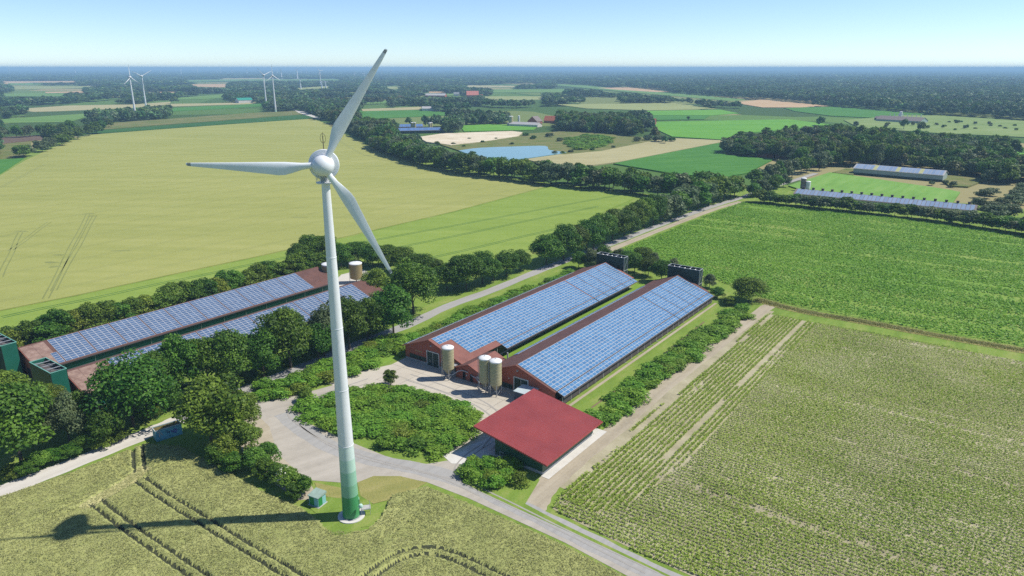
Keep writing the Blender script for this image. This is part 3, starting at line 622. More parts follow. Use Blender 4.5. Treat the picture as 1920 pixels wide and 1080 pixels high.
tint = np.clip(0.45 + 0.35 * (np.repeat(vnoise(Q, 5, 5), reps) - 0.5) + rng.normal(0, 0.22, len(C)) + 0.35 * lo, 0, 1)
tag(link('wheat_ears', leaf_mesh('wheat_ears', C, None, rng.uniform(0.085, 0.15, len(C)), 'wheat_ears', tint, 0.5, T)), 'pale green wheat standing in the foreground field', 'wheat', None, 'stuff')

# ------------------------------------------------------------------ young maize in rows on pale soil
mz_px = [(1438, 588), (1500, 600), (1620, 622), (1760, 648), (1920, 678), (2200, 730), (2500, 1100), (1900, 1400), (1335, 1098), (1180, 1027), (1080, 978), (1036, 954), (1050, 930), (1100, 890), (1165, 835), (1190, 800), (1260, 745), (1340, 680)]
sheet('maize_field_soil', GP(mz_px), 0.034, 'field_soil')
mz_poly = GP(mz_px); head_poly = GP([(1438, 588), (1530, 606), (1400, 745), (1290, 868), (1184, 945), (1120, 962), (1045, 927), (1100, 890), (1165, 835), (1190, 800), (1260, 745), (1340, 680)])
def rows(poly, rot, gap, step, jit, xr=None):
    P = np.array(poly); c, s = math.cos(rot), math.sin(rot); R = P @ np.array([[c, -s], [s, c]])
    a = np.arange(R[:, 0].min(), R[:, 0].max(), step); b = np.arange(R[:, 1].min(), R[:, 1].max(), gap)
    A, B = np.meshgrid(a, b); Q = np.stack([A.ravel() + rng.uniform(-jit, jit, A.size), B.ravel() + rng.normal(0, 0.05, A.size)], 1)
    row = np.repeat(np.arange(len(b)), len(a)); Q = Q @ np.array([[c, s], [-s, c]]); k = inpoly(Q, poly)
    return Q[k], row[k]
tv = np.array(G(1428, 583)) - np.array(G(1100, 850)); ROT_T = math.atan2(tv[1], tv[0])
H1, r1 = rows(head_poly, ROT_T, 1.15, 0.26, 0.10)
M1, r2 = rows(mz_poly, ROT_D, 1.0, 0.21, 0.08)
M1k = ~inpoly(M1, head_poly) & (np.abs(M1[:, 0]) < M1[:, 1] * 0.94) & (M1[:, 1] > 84); M1, r2 = M1[M1k], r2[M1k]
# patchy emergence: bare wheelings and thin streaks along the rows
def streak(Q, rot, l, a, seed):
    c, s = math.cos(rot), math.sin(rot); R = Q @ np.array([[c, -s], [s, c]]); return vnoise(R / np.array([l, a]), 1.0, seed)
keepM = (0.75 * streak(M1, ROT_D, 90, 1.9, 3) + 0.25 * streak(M1, ROT_D, 30, 8, 4)) > rng.uniform(-0.02, 0.38, len(M1))
keepH = (0.6 * streak(H1, ROT_T, 40, 2.2, 8) + 0.4 * vnoise(H1, 10, 9)) > rng.uniform(0.05, 0.42, len(H1))
wheel = np.isin(r1 % 9, (4,)) & (vnoise(H1, 25, 12) > 0.3); keepH &= ~wheel
def plants(Q, reps, h0, h1, s0, s1, up, mat, name, label, cat, spread=0.1, seed=5, asp=0.3):
    C = np.repeat(np.column_stack([Q, np.zeros(len(Q))]), reps, 0); n = len(C)
    g = 0.82 + 0.36 * np.repeat(vnoise(Q, 11, seed), reps)
    ang = rng.uniform(0, 2 * math.pi, n); T = np.column_stack([np.cos(ang), np.sin(ang), np.full(n, up) * rng.uniform(0.6, 1.4, n)]); T /= np.linalg.norm(T, axis=1, keepdims=True)
    S = rng.uniform(s0, s1, n) * g
    C = C + T * S[:, None] * 0.95; C[:, 2] += rng.uniform(h0, h1, n) * g
    C[:, :2] += rng.normal(0, spread, (n, 2))
    tint = np.clip(0.3 + 0.35 * np.repeat(vnoise(Q, 18, seed + 1), reps) + rng.normal(0, 0.2, n), 0, 1)
    return tag(link(name, leaf_mesh(name, C, None, S, mat, tint, asp, T)), label, cat, None, 'stuff')
plants(M1[keepM], 4, 0.10, 0.30, 0.17, 0.29, 0.42, 'maize_leaf', 'young_maize', 'rows of young maize on pale soil at the right', 'maize', asp=0.45, spread=0.025)
plants(H1[keepH], 5, 0.08, 0.30, 0.22, 0.38, 0.45, 'maize_leaf', 'headland_maize', 'wider maize rows running beside the sandy track', 'maize', asp=0.42, spread=0.07)

# ------------------------------------------------------------------ sugar beet beyond the ditch
bt_px = [(1148, 475), (1250, 434), (1340, 399), (1395, 379), (1440, 380), (1600, 396), (1760, 416), (1920, 438), (2200, 480), (2500, 760), (1920, 650), (1760, 622), (1620, 597), (1500, 575), (1430, 558), (1330, 520), (1240, 500)]
crop('beet_field', bt_px, 'beet_ground', z=0.07, thick=0.1, vis=False)
B1, _ = rows(GP(bt_px), ROT_D, 0.95, 0.80, 0.3)
B1 = B1[(B1[:, 0] < B1[:, 1] * 0.78)]
kb = (0.75 * streak(B1, ROT_D, 130, 4.5, 13) + 0.25 * vnoise(B1, 30, 14)) > rng.uniform(0.10, 0.48, len(B1))
plants(B1[kb], 3, 0.12, 0.30, 0.32, 0.56, 0.28, 'beet_leaf', 'beet_leaves', 'dense green beet leaves in the field beyond the ditch', 'beet', spread=0.2, seed=21, asp=0.6)
# tall dry grass standing in the ditch and on the patch by the tower
DQ = np.concatenate([np.array(dl)[rng.integers(0, len(dl) - 1, 5000)] + rng.normal(0, 1.2, (5000, 2))])
DQ = np.array(dl)[:-1][rng.integers(0, len(dl) - 1, 6000)]
tt = rng.random(6000)[:, None]; ix = rng.integers(0, len(dl) - 1, 6000); DL = np.array(dl); DQ = DL[ix] * (1 - tt) + DL[ix + 1] * tt + rng.normal(0, 1.0, (6000, 2))
patch = GP([(670, 905), (700, 893), (750, 893), (800, 905), (760, 930), (700, 945), (676, 930)]); PQ = np.column_stack([rng.uniform(-34, -12, 9000), rng.uniform(118, 132, 9000)]); PQ = PQ[inpoly(PQ, patch)]
plants(DQ, 3, 0.05, 0.3, 0.2, 0.36, 0.6, 'grass_blade', 'tall_dry_grass', 'tall yellowing grass along the ditch and by the tower', 'grass', spread=0.2, seed=31, asp=0.2)

# ================================================================== BARNS
def panel_template(L, Wd, cell, frame, rim=0.055):
    mb = MB(); x, y = Wd / 2, L / 2
    mb.box(-x, x, -y, y, 0, 0.045, frame); mb.f.pop(0); mb.m.pop(0)
    mb.poly([(-x + rim, -y + rim, 0.0485), (x - rim, -y + rim, 0.0485), (x - rim, y - rim, 0.0485), (-x + rim, y - rim, 0.0485)], cell)
    return mb
def add_panels(root, places, mb, limit=300):
    """places: (x, y, z, slope) in the barn's own frame; the largest in view become parts of their own"""
    M = Matrix.Translation(root.location) @ Matrix.Rotation(root.rotation_euler.z, 4, 'Z')
    places = sorted(places, key=lambda q: (M @ Vector(q[:3]) - Vector((0, 0, CAMH))).length)
    me = mb.mesh('solar_panel')
    for x, y, z, th in places[:limit]:
        o = link('solar_panel', me, root); o.location = (x, y, z); o.rotation_euler = (random.gauss(0, 0.003), th + random.gauss(0, 0.003), 0)
    rest = places[limit:]
    if rest:
        J = MB(); J.mats = list(mb.mats)
        for x, y, z, th in rest:
            n = len(J.v); c, s = math.cos(th), math.sin(th)
            J.v += [(x + c * a + s * d, y + b_, z - s * a + c * d) for a, b_, d in mb.v]
            J.f += [[n + i for i in f] for f in mb.f]; J.m += mb.m
        tag(J.obj('solar_panel_field', root), kind='stuff')

def barn_shell(root, L, xl, xr, wl, wr, zr, tan, front, side_r, side_l, roof_r, roof_l, back='red_brick', tanl=None):
    """gable shell in the barn's frame: x across (0 = ridge), y along"""
    tanl = tanl or tan; z_ = lambda x: zr - (tan * x if x > 0 else -tanl * x)
    for nm, y0, y1, mt in (('gable_wall', 0.0, 0.3, front), ('gable_wall', L - 0.3, L, back)):
        pts = [(-wl, 0.0), (wr, 0.0), (wr, z_(wr) - 0.2), (0, zr - 0.22), (-wl, z_(-wl) - 0.2)]
        mb = MB(); mb.hexa([(x, y1, z) for x, z in pts], [(x, y0, z) for x, z in pts], mt); mb.obj(nm, root)
    MB().box(wr - 0.25, wr, 0.305, L - 0.305, 0.55, z_(wr) - 0.21, side_r).obj('side_wall', root)
    MB().box(-wl, -wl + 0.25, 0.305, L - 0.305, 0.55, z_(-wl) - 0.21, side_l).obj('side_wall', root)
    MB().box(wr - 0.28, wr + 0.04, 0.31, L - 0.31, 0.0, 0.545, 'plinth_concrete').obj('plinth', root)
    MB().box(-wl - 0.04, -wl + 0.28, 0.31, L - 0.31, 0.0, 0.545, 'plinth_concrete').obj('plinth', root)
    for sg, xe, mt in ((1, xr, roof_r), (-1, xl, roof_l)):
        a, b = (0, 0.0), (sg * xe, 0.0)
        zt = lambda x, sg=sg: z_(sg * x)
        pts = [(0.0, zr - 0.14), (sg * xe, zt(xe) - 0.14), (sg * xe, zt(xe)), (0.0, zr)]
        mb = MB(); q0 = [(x, -0.45, z) for x, z in pts]; q1 = [(x, L + 0.45, z) for x, z in pts]
        mb.hexa(q0, q1, mt) if sg < 0 else mb.hexa(q1, q0, mt)
        rf = mb.obj('roof_slope', root)
        for yy in (-0.53, L + 0.455):      # verge boards
            g = MB(); q = [(0.0, zr - 0.22), (sg * xe, zt(xe) - 0.22), (sg * xe, zt(xe) + 0.03), (0.0, zr + 0.03)]
            g.hexa([(x, yy, z) for x, z in q], [(x, yy + 0.075, z) for x, z in q], 'roof_edge_red'); g.obj('verge_board', rf)
    mb = MB(); mb.hexa([(-0.28, -0.4, zr - 0.06), (0.28, -0.4, zr - 0.06), (0, -0.4, zr + 0.09)], [(-0.28, L + 0.4, zr - 0.06), (0.28, L + 0.4, zr - 0.06), (0, L + 0.4, zr + 0.09)], roof_r); mb.obj('ridge_cap', root)
def gate(root, x0, x1, h, y=-0.01):
    d = MB().box(x0, x1, y - 0.05, y, 0.05, h, 'door_green').obj('gate', root)
    f = MB(); f.box(x0 - 0.28, x0, y - 0.09, y, 0, h + 0.28, 'door_frame'); f.box(x1, x1 + 0.28, y - 0.09, y, 0, h + 0.28, 'door_frame'); f.box(x0, x1, y - 0.09, y, h, h + 0.28, 'door_frame'); f.obj('frame', d)
    xm = (x0 + x1) / 2; MB().box(xm - 0.06, xm + 0.06, y - 0.075, y - 0.052, 0.05, h - 0.01, 'door_frame').obj('centre_post', d)
    w = MB(); a = x0 + 0.75
    for q in ((a, a + 0.55, 1.15, 1.20), (a, a + 0.55, 1.80, 1.85), (a, a + 0.05, 1.2, 1.8), (a + 0.5, a + 0.55, 1.2, 1.8)): w.box(q[0], q[1], y - 0.075, y - 0.052, q[2], q[3], 'door_frame')
    w.obj('wicket_frame', d)
def lamp(root, x, z, y=-0.01):
    MB().hexa([(x - 0.25, y, z - 0.2), (x + 0.25, y, z - 0.2), (x + 0.25, y, z + 0.2), (x - 0.25, y, z + 0.2)], [(x - 0.18, y - 0.3, z - 0.22), (x + 0.18, y - 0.3, z - 0.22), (x + 0.18, y - 0.3, z - 0.02), (x - 0.18, y - 0.3, z - 0.02)], 'metal_grey').obj('wall_lamp', root)

ZR, TAN = 7.9, 0.352; TH = math.atan(TAN)
def solar_rows(L, ridge0=0.14, rows=12, pitch=1.05, col=1.66, w0=0.6, split=70.5, block=7.4, skip=None):
    out = []; zz = lambda x: ZR - TAN * x
    cols = []; y = w0
    while y + col < split: cols.append(y + col / 2); y += col
    y = split + 0.35
    while y + col < L:
        b0 = y
        while y + col < min(b0 + block, L): cols.append(y + col / 2); y += col
        y += 0.3
    for r in range(rows):
        d = ridge0 + (r + 0.5) * pitch; x = d * math.cos(TH)
        for yc in cols:
            if skip and skip(r, yc): continue
            out.append((x + math.sin(TH) * 0.07, yc, zz(x) + math.cos(TH) * 0.07, TH))
    return out, cols
def strip_rows(cols, x0, z0, n, th, y_from, sgn=1, pitch=1.035):
    out = []
    for r in range(n):
        d = (r + 0.5) * pitch; x = x0 + sgn * d * math.cos(th); z = z0 - d * math.sin(th)
        for y in cols:
            if y >= y_from: out.append((x, y, z + 0.1, sgn * th))
    return out

# --- the barn with the four-sign gable (left of the pair)
rA = empty('barn', (*Wp(9.3, 0), 0), YA)
tag(rA, 'long red brick barn with blue solar roof nearest the lane, single silo at its gable', 'barn')
barn_shell(rA, 101, 10.4, 12.08, 9.5, 11.3, ZR, TAN, 'red_brick', 'dark_green_steel', 'red_brick', 'fibre_roof_sunlit', 'fibre_roof', tanl=0.385)  # same sheeting on both slopes; the left one's shade is in its colour
gate(rA, -1.0, 3.2, 4.15); lamp(rA, 0.5, 6.1)
MB().box(-7.9, -1.6, -0.06, -0.011, 0.75, 2.0, 'door_green').obj('green_panel', rA)
MB().box(3.9, 11.0, -0.06, -0.011, 0.6, 1.9, 'door_green').obj('green_panel', rA)
for x0, x1 in ((-9.5, -1.3), (3.55, 11.3)): MB().box(x0, x1, -0.12, -0.012, 0.0, 0.56, 'plinth_concrete').obj('plinth', rA)
for k, x in enumerate((-5.55, -4.75, -4.1, -3.5)):     # small cream signs on the brick
    g = MB()
    for q in (((0.0, 0.42, 0.28, 0.40), (0.14, 0.28, 0.0, 0.28)), ((0.0, 0.14, 0.12, 0.40), (0.28, 0.42, 0.12, 0.40), (0.12, 0.30, 0.0, 0.12)), ((0.0, 0.40, 0.26, 0.38), (0.0, 0.40, 0.02, 0.14), (0.0, 0.12, 0.14, 0.26)), ((0.0, 0.40, 0.26, 0.40), (0.28, 0.40, 0.0, 0.26), (0.0, 0.28, 0.04, 0.14)))[k]:
        g.box(x + q[0], x + q[1], -0.05, -0.011, 3.1 + q[2], 3.1 + q[3], 'silo_cream')
    g.obj('sign_mark', rA)
for k in range(14):
    MB().box(11.33, 11.50, 16 + 6.2 * k, 16.14 + 6.2 * k, 0.6, 3.6, 'metal_grey').obj('wall_post', rA)
for q in ((96, 99.4),): MB().box(11.31, 11.36, q[0], q[1], 0.6, 2.9, 'wall_white').obj('white_wall_panel', rA)
spA, colsA = solar_rows(101, skip=lambda r, y: (y < 6.3 and r >= 3) or (r >= 10 and y < 17))
spA += strip_rows(colsA, 12.25, ZR - TAN * 12.6 + 0.06, 2, TH + 0.02, 17.5)
lrA = [(-9.45, 0.5 + 1.02 * k, ZR - 0.385 * 9.45 + 0.09, -math.atan(0.385)) for k in range(90)]
t_blue = panel_template(1.60, 0.985, 'cell_blue', 'panel_frame')
add_panels(rA, spA, t_blue, 240); t_tall = panel_template(0.985, 1.60, 'cell_violet', 'panel_frame', 0.05); add_panels(rA, lrA, t_tall, 60)
MB().tube([(12.16, 17.5, ZR - TAN * 12.3 + 0.05), (12.16, 101, ZR - TAN * 12.3 + 0.05)], 0.10, 'dark_void').obj('gutter', rA)

# --- the second long barn
rB = empty('barn', (*Wp(39.2, 0), 0), YA)
tag(rB, 'long red brick barn with blue solar roof beside the young maize, behind the red shed', 'barn')
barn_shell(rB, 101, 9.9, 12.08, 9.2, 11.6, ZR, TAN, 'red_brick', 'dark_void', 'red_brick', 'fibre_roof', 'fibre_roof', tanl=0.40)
gate(rB, -0.7, 3.4, 4.2); lamp(rB, 0.3, 6.3)
MB().box(-6.2, -1.3, -0.06, -0.011, 0.6, 1.9, 'door_green').obj('green_panel', rB)
for x0, x1 in ((-9.2, -1.0), (3.75, 11.6)): MB().box(x0, x1, -0.12, -0.012, 0.0, 0.56, 'plinth_concrete').obj('plinth', rB)
MB().box(-2.6, -2.3, -0.1, -0.011, 3.3, 3.6, 'door_frame').obj('wall_box', rB)
for k in range(13): MB().tube([(11.7, 60 + 3.4 * k - 26, 0.1), (14.5, 60 + 3.4 * k - 26, 0.05)], 0.08, 'white_concrete').obj('drain_pipe', rB)
for k in range(25):
    MB().box(13.55, 13.67, 0.3 + 4.15 * k, 0.42 + 4.15 * k, 0.0, 3.05, 'metal_grey').obj('roof_post', rB)
MB().box(13.58, 13.64, 0.4, 100.4, 0.35, 2.3, 'dark_lattice').obj('side_netting', rB)
spB, colsB = solar_rows(101, w0=0.2, split=70.0)
spB += strip_rows(colsB, 12.25, ZR - TAN * 12.6 + 0.06, 2, TH + 0.03, 0.0)
lrB = [(-8.95, 12.5 + 1.02 * k, ZR - 0.40 * 8.95 + 0.09, -math.atan(0.40)) for k in range(78)]
add_panels(rB, spB, t_blue, 240); add_panels(rB, lrB, t_tall, 60)
MB().tube([(12.16, 0.2, ZR - TAN * 12.3 + 0.05), (12.16, 101, ZR - TAN * 12.3 + 0.05)], 0.10, 'dark_void').obj('gutter', rB)
# under-roof of the outer strip
MB().hexa([(12.1, 0.1, 3.32), (14.3, 0.1, 2.52), (14.3, 100.9, 2.52), (12.1, 100.9, 3.32)], [(12.1, 0.1, 3.42), (14.3, 0.1, 2.62), (14.3, 100.9, 2.62), (12.1, 100.9, 3.42)], 'dark_lattice').obj('lean_roof', rB)
MB().hexa([(12.1, 17.2, 3.32), (14.2, 17.2, 2.56), (14.2, 100.9, 2.56), (12.1, 100.9, 3.32)], [(12.1, 17.2, 3.42), (14.2, 17.2, 2.66), (14.2, 100.9, 2.66), (12.1, 100.9, 3.42)], 'dark_lattice').obj('lean_roof', rA)

# --- linking house between the two gables
rM = empty('link_house', (*Wp(24.9, -1.8), 0), YA)
tag(rM, 'low red brick link house between the two long barns, with two dark doors', 'building')
zm, tm = 5.05, 0.40
for y0, y1 in ((0, 0.3), (10.7, 11.0)):
    pts = [(-4.6, 0.0), (4.5, 0.0), (4.5, zm - tm * 4.5 - 0.15), (0, zm - 0.18), (-4.6, zm - tm * 4.6 - 0.15)]
    MB().hexa([(x, y1, z) for x, z in pts], [(x, y0, z) for x, z in pts], 'red_brick').obj('gable_wall', rM)
MB().box(-4.6, -4.35, 0.31, 10.69, 0, zm - tm * 4.6 - 0.16, 'red_brick').obj('side_wall', rM); MB().box(4.25, 4.5, 0.31, 10.69, 0, zm - tm * 4.5 - 0.16, 'red_brick').obj('side_wall', rM)
for sg, xe, mt in ((1, 4.9, 'fibre_roof_sunlit'), (-1, 4.7, 'fibre_roof')):  # one sheeting in a lit and a shaded colour
    pts = [(0.0, zm - 0.13), (sg * xe, zm - tm * xe - 0.13), (sg * xe, zm - tm * xe), (0.0, zm)]
    q0 = [(x, -0.4, z) for x, z in pts]; q1 = [(x, 11.4, z) for x, z in pts]; mb = MB()
    mb.hexa(q0, q1, mt) if sg < 0 else mb.hexa(q1, q0, mt)
    rf = mb.obj('roof_slope', rM)
    q = [(0.0, zm - 0.2), (sg * xe, zm - tm * xe - 0.2), (sg * xe, zm - tm * xe + 0.03), (0.0, zm + 0.03)]
    MB().hexa([(x, -0.48, z) for x, z in q], [(x, -0.405, z) for x, z in q], 'roof_edge_red').obj('verge_board', rf)
MB().hexa([(-5.9, -0.2, 3.28), (-4.72, -0.2, 3.22), (-4.72, 11.6, 3.22), (-5.9, 11.6, 3.28)], [(-5.9, -0.2, 3.36), (-4.72, -0.2, 3.30), (-4.72, 11.6, 3.30), (-5.9, 11.6, 3.36)], 'galvanised').obj('valley_gutter', rM)
MB().box(4.92, 5.7, -0.2, 11.4, 3.10, 3.2, 'galvanised').obj('valley_gutter', rM)
for x in (-2.2, 0.3):
    d = MB().box(x, x + 0.95, -0.06, -0.011, 0.02, 2.25, 'dark_void').obj('door', rM)
    MB().box(x + 0.78, x + 0.86, -0.1, -0.062, 1.0, 1.12, 'metal_grey').obj('handle', d)
for x, z, a, h in ((-1.0, 1.4, 0.4, 0.3), (2.6, 1.75, 1.3, 0.5)): MB().box(x, x + a, -0.16, -0.011, z, z + h, 'door_frame').obj('wall_box', rM)
MB().tube([(0.9, -0.35, 2.3), (1.4, -0.4, 2.05), (2.8, -0.6, 1.95), (4.6, -1.4, 1.35)], 0.13, 'galvanised').obj('feed_pipe', rM)
MB().tube([(4.2, 11.6, 2.4), (4.2, 11.6, 5.4)], 0.22, 'metal_grey', 10).obj('flue', rM)

# --- lean-to with a pale roof against the second barn
rX = empty('lean_to', (*Wp(41.2, -4.3), 0), YA)
tag(rX, 'dark blue lean-to with pale sloping roof in front of the second barn gate', 'lean to')
MB().hexa([(0, 0, 2.65), (5.0, 0, 2.75), (5.0, 4.15, 3.1), (0, 4.15, 3.0)], [(0, 0, 2.75), (5.0, 0, 2.85), (5.0, 4.15, 3.2), (0, 4.15, 3.1)], 'annex_roof').obj('roof', rX)
for k in range(5): MB().box(0.25 + 0.9 * k, 1.12 + 0.9 * k, 0.15, 0.25, 0.0, 2.6, 'annex_blue').obj('wall_panel', rX)
MB().box(0.25, 0.33, 0.26, 4.1, 0.0, 2.6, 'annex_blue').obj('side_wall', rX); MB().box(4.62, 4.70, 0.26, 4.1, 0.0, 2.7, 'annex_roof').obj('side_wall', rX)

# ------------------------------------------------------------------ feed silos
def silo(loc, R, z_cone, z_cyl, z_top, label, group, body='silo_cream', ladder=-1, pipe=None, legs=True):
    r = empty('feed_silo', loc, YA); tag(r, label, 'silo', group)
    b_ = MB(); n = 7; prof = []
    for k in range(n + 1):
        z = z_cyl + (z_top - 0.75 - z_cyl) * k / n; prof += [(R, z)] if k in (0, n) else [(R, z - 0.02), (R + 0.03, z), (R, z + 0.02)]
    b_.lathe(prof, body, 28); b_.obj('body', r, True)
    c = MB().lathe([(0.28, z_cone), (R - 0.02, z_cyl - 0.01)], 'silo_cone', 28).obj('hopper_cone', r, True)
    MB().lathe([(0.26, z_cone - 0.45), (0.26, z_cone - 0.005)], 'metal_grey', 12).obj('outlet', c, True)
    cap = MB().lathe([(R + 0.07, z_top - 0.76), (R + 0.09, z_top - 0.45), (R * 0.93, z_top - 0.28), (R * 0.6, z_top - 0.1), (0.25, z_top)], 'silo_cap', 28).obj('cap', r, True)
    MB().tube([(0.0, 0.0, z_top - 0.02), (0.0, 0.0, z_top + 0.25)], 0.16, 'silo_cap', 8).obj('filler_lid', cap)
    if legs:
        for k in range(4):
            a = math.pi / 4 + k * math.pi / 2; x, y = (R - 0.08) * math.cos(a), (R - 0.08) * math.sin(a)
            MB().tube([(x, y, 0), (x, y, z_cyl + 0.2)], 0.085, 'galvanised').obj('leg', r)
            a2 = a + math.pi / 2; x2, y2 = (R - 0.08) * math.cos(a2), (R - 0.08) * math.sin(a2)
            MB().tube([(x, y, 0.35), (x2, y2, z_cyl * 0.55)], 0.045, 'galvanised').obj('brace', r)
    lx = (R + 0.25) * math.cos(math.radians(215)); ly = (R + 0.25) * math.sin(math.radians(215))
    MB().tube([(lx, ly, 0.0), (lx, ly, z_top - 0.2), (lx * 0.7, ly * 0.7, z_top + 0.05)], 0.085, 'metal_grey').obj('fill_pipe', r)
    if pipe: MB().tube(pipe, 0.14, 'galvanised').obj('auger_pipe', r)
    return r
silo((*Wp(19.2, -3.6), 0.05), 1.55, 1.2, 3.0, 9.5, 'cream feed silo with white cap standing alone at the left barn gable', 'feed silos in the yard',
     pipe=[(0, 0, 0.9), (1.2, 0.3, 1.3), (2.6, 1.0, 2.4), (3.6, 1.5, 2.7), (5.6, 1.6, 2.6)])
silo((*Wp(32.2, -4.2), 0.05), 1.5, 1.2, 3.0, 9.9, 'cream feed silo, left one of the pair in the middle of the yard', 'feed silos in the yard',
     pipe=[(0, 0, 0.9), (-1.0, 0.4, 1.1), (-2.4, 1.6, 1.6)])
silo((*Wp(35.6, -4.1), 0.05), 1.5, 1.2, 3.0, 9.9, 'cream feed silo, right one of the pair in the middle of the yard', 'feed silos in the yard')

# ------------------------------------------------------------------ exhaust towers on the barn ends
def vent_tower(s0, s1, w0, w1, h, wall_l, wall_s, trim, label, group, floor=0.0, bay=3, braced=True):
    r = empty('vent_tower', (*Wp(s0, w0), 0), YA); tag(r, label, 'vent tower', group); X, Y = s1 - s0, w1 - w0; t = 0.12
    for nm, q, mt in (('front_wall', (0, X, 0, t), wall_l), ('back_wall', (0, X, Y - t, Y), wall_l), ('side_wall', (0, t, t + 0.002, Y - t - 0.002), wall_s), ('side_wall', (X - t, X, t + 0.002, Y - t - 0.002), wall_s)):
        MB().box(*q, floor, h, mt).obj(nm, r)
    f = MB(); e = 0.14
    for q in ((-0.05, X + 0.05, -0.05, e), (-0.05, X + 0.05, Y - e, Y + 0.05), (-0.05, e, e, Y - e), (X - e, X + 0.05, e, Y - e)): f.box(*q, h + 0.003, h + 0.16, trim)
    f.obj('top_rim', r)
    for k in range(1, bay):
        MB().box(X * k / bay - 0.09, X * k / bay + 0.09, e, Y - e, h + 0.004, h + 0.13, 'galvanised').obj('cross_bar', r)
    MB().box(t + 0.01, X - t - 0.01, t + 0.01, Y - t - 0.01, h - 1.3, h - 1.2, 'dark_lattice').obj('grating', r)
    for k in range(6):
        x = X * (k + 0.5) / 6; MB().tube([(x - 0.8, e, h - 0.5), (x + 0.8, Y - e, h - 0.5)], 0.045, 'galvanised', 4).obj('strut', r)
    xs = X + 0.03
    if not braced: return r
    MB().tube([(xs, 0.1, h - 0.2), (xs, Y - 0.1, h / 2 + 0.1)], 0.05, trim, 4).obj('brace', r); MB().tube([(xs, Y - 0.1, h - 0.2), (xs, 0.1, h / 2 + 0.1)], 0.05, trim, 4).obj('brace', r)
    MB().tube([(xs, 0.0, h / 2), (xs, Y, h / 2)], 0.07, trim, 4).obj('rail', r); MB().tube([(xs, 0.05, floor), (xs, 0.05, h)], 0.07, trim, 4).obj('corner_post', r); MB().tube([(xs, Y - 0.05, floor), (xs, Y - 0.05, h)], 0.07, trim, 4).obj('corner_post', r)
    return r
vent_tower(4.4, 16.4, 102.4, 105.6, 10.4, 'dark_green_steel', 'dark_green_steel', 'metal_grey', 'dark green vent tower with open bays at the far end of the left long barn', 'vent towers')
vent_tower(34.4, 46.6, 102.4, 105.6, 10.4, 'dark_green_steel', 'dark_green_steel', 'metal_grey', 'dark green vent tower with three open bays, by the round tree beside the beet field', 'vent towers')
vent_tower(-86.0, -73.9, -74.4, -70.7, 10.3, 'dark_green_steel', 'teal_green_steel', 'teal_trim', 'teal green vent tower cut by the left edge of the photo', 'vent towers', bay=4, braced=False)
vent_tower(-56.0, -44.4, -74.5, -70.8, 10.3, 'dark_green_steel', 'teal_green_steel', 'teal_trim', 'teal green vent tower with open lattice top, right of the orange doorway', 'vent towers', bay=4, braced=False)

# ------------------------------------------------------------------ the pair of barns behind the trees on the left
t_grey = panel_template(1.58, 0.99, 'cell_grey', 'panel_frame_grey', 0.06)
def left_barn(s_r, w0, L, label, first, sections, rows, small=True):
    r = empty('barn', (*Wp(s_r, w0), 0), YA); tag(r, label, 'barn')
    barn_shell(r, L, 10.6, 10.9, 9.6, 9.9, ZR, TAN, 'red_brick', 'teal_green_steel', 'teal_green_steel', 'fibre_roof', 'fibre_roof')
    # weathered paler sheets on the near end of the roof
    zz = lambda x: ZR - TAN * x
    for k in range(3):
        for j in range(4):
            x0, x1 = 0.35 + 2.55 * j, 0.35 + 2.55 * j + 2.5; y0, y1 = -0.3 + 3.0 * k, -0.3 + 3.0 * k + 2.95
            if y1 > first - 0.2: continue
            MB().hexa([(x0, y0, zz(x0) + 0.004), (x1, y0, zz(x1) + 0.004), (x1, y1, zz(x1) + 0.004), (x0, y1, zz(x0) + 0.004)], [(x0, y0, zz(x0) + 0.03), (x1, y0, zz(x1) + 0.03), (x1, y1, zz(x1) + 0.03), (x0, y1, zz(x0) + 0.03)], 'fibre_roof_pale').obj('roof_sheet', r)
    pl = []; y = first
    for sct in range(sections):
        for c in range(5):
            for q in range(rows):
                d = 0.25 + (q + 0.5) * 0.995; x = d * math.cos(TH); pl.append((x + math.sin(TH) * 0.08, y + 0.82 + 1.61 * c, zz(x) + math.cos(TH) * 0.08, TH))
        y += 1.61 * 5 + 0.32
    if small:
        for q in range(6, rows):
            d = 0.25 + (q + 0.5) * 0.995; x = d * math.cos(TH); pl.append((x + math.sin(TH) * 0.08, first - 1.05, zz(x) + math.cos(TH) * 0.08, TH))
    add_panels(r, pl, t_grey)
    MB().box(10.95, 11.12, -0.3, L + 0.3, zz(10.9) - 0.32, zz(10.9) - 0.1, 'dark_lattice').obj('gutter', r)
    return r
rC = left_barn(-76.2, -69.5, 100, 'long barn with greyish solar roof in front of the tall hedge at the left', 6.6, 10, 11)
MB().box(2.2, 4.2, -0.08, -0.011, 0.02, 2.6, 'dark_void').obj('doorway', rC); MB().box(7.6, 8.3, -0.35, -0.011, 0.0, 2.9, 'roof_edge_red').obj('orange_pillar', rC)
for k in range(12): MB().tube([(9.95, 6 + 8 * k, 0.4), (10.3, 6 + 8 * k, 2.6), (10.3, 6 + 8 * k, 3.4)], 0.06, 'galvanised', 5).obj('downpipe', rC)
rD = left_barn(-48.9, -69.5, 100, 'long barn with greyish solar roof half hidden behind the big oaks', 9.5, 10, 11, False)
silo((*Wp(-72.5, 33.5), 0), 2.6, 1.0, 2.0, 9.6, 'ochre silo with white cap, partly behind the turbine tower', 'ochre silos', 'silo_ochre', legs=False)
silo((*G(669, 530), 0), 2.4, 1.0, 2.0, 8.4, 'ochre silo with white cap and side ladder on the pale farm track', 'ochre silos', 'silo_ochre', legs=False)
sheet('silo_yard', GP([(610, 545), (640, 515), (680, 505), (720, 525), (700, 545), (640, 565)]), 0.048, 'pale_gravel')

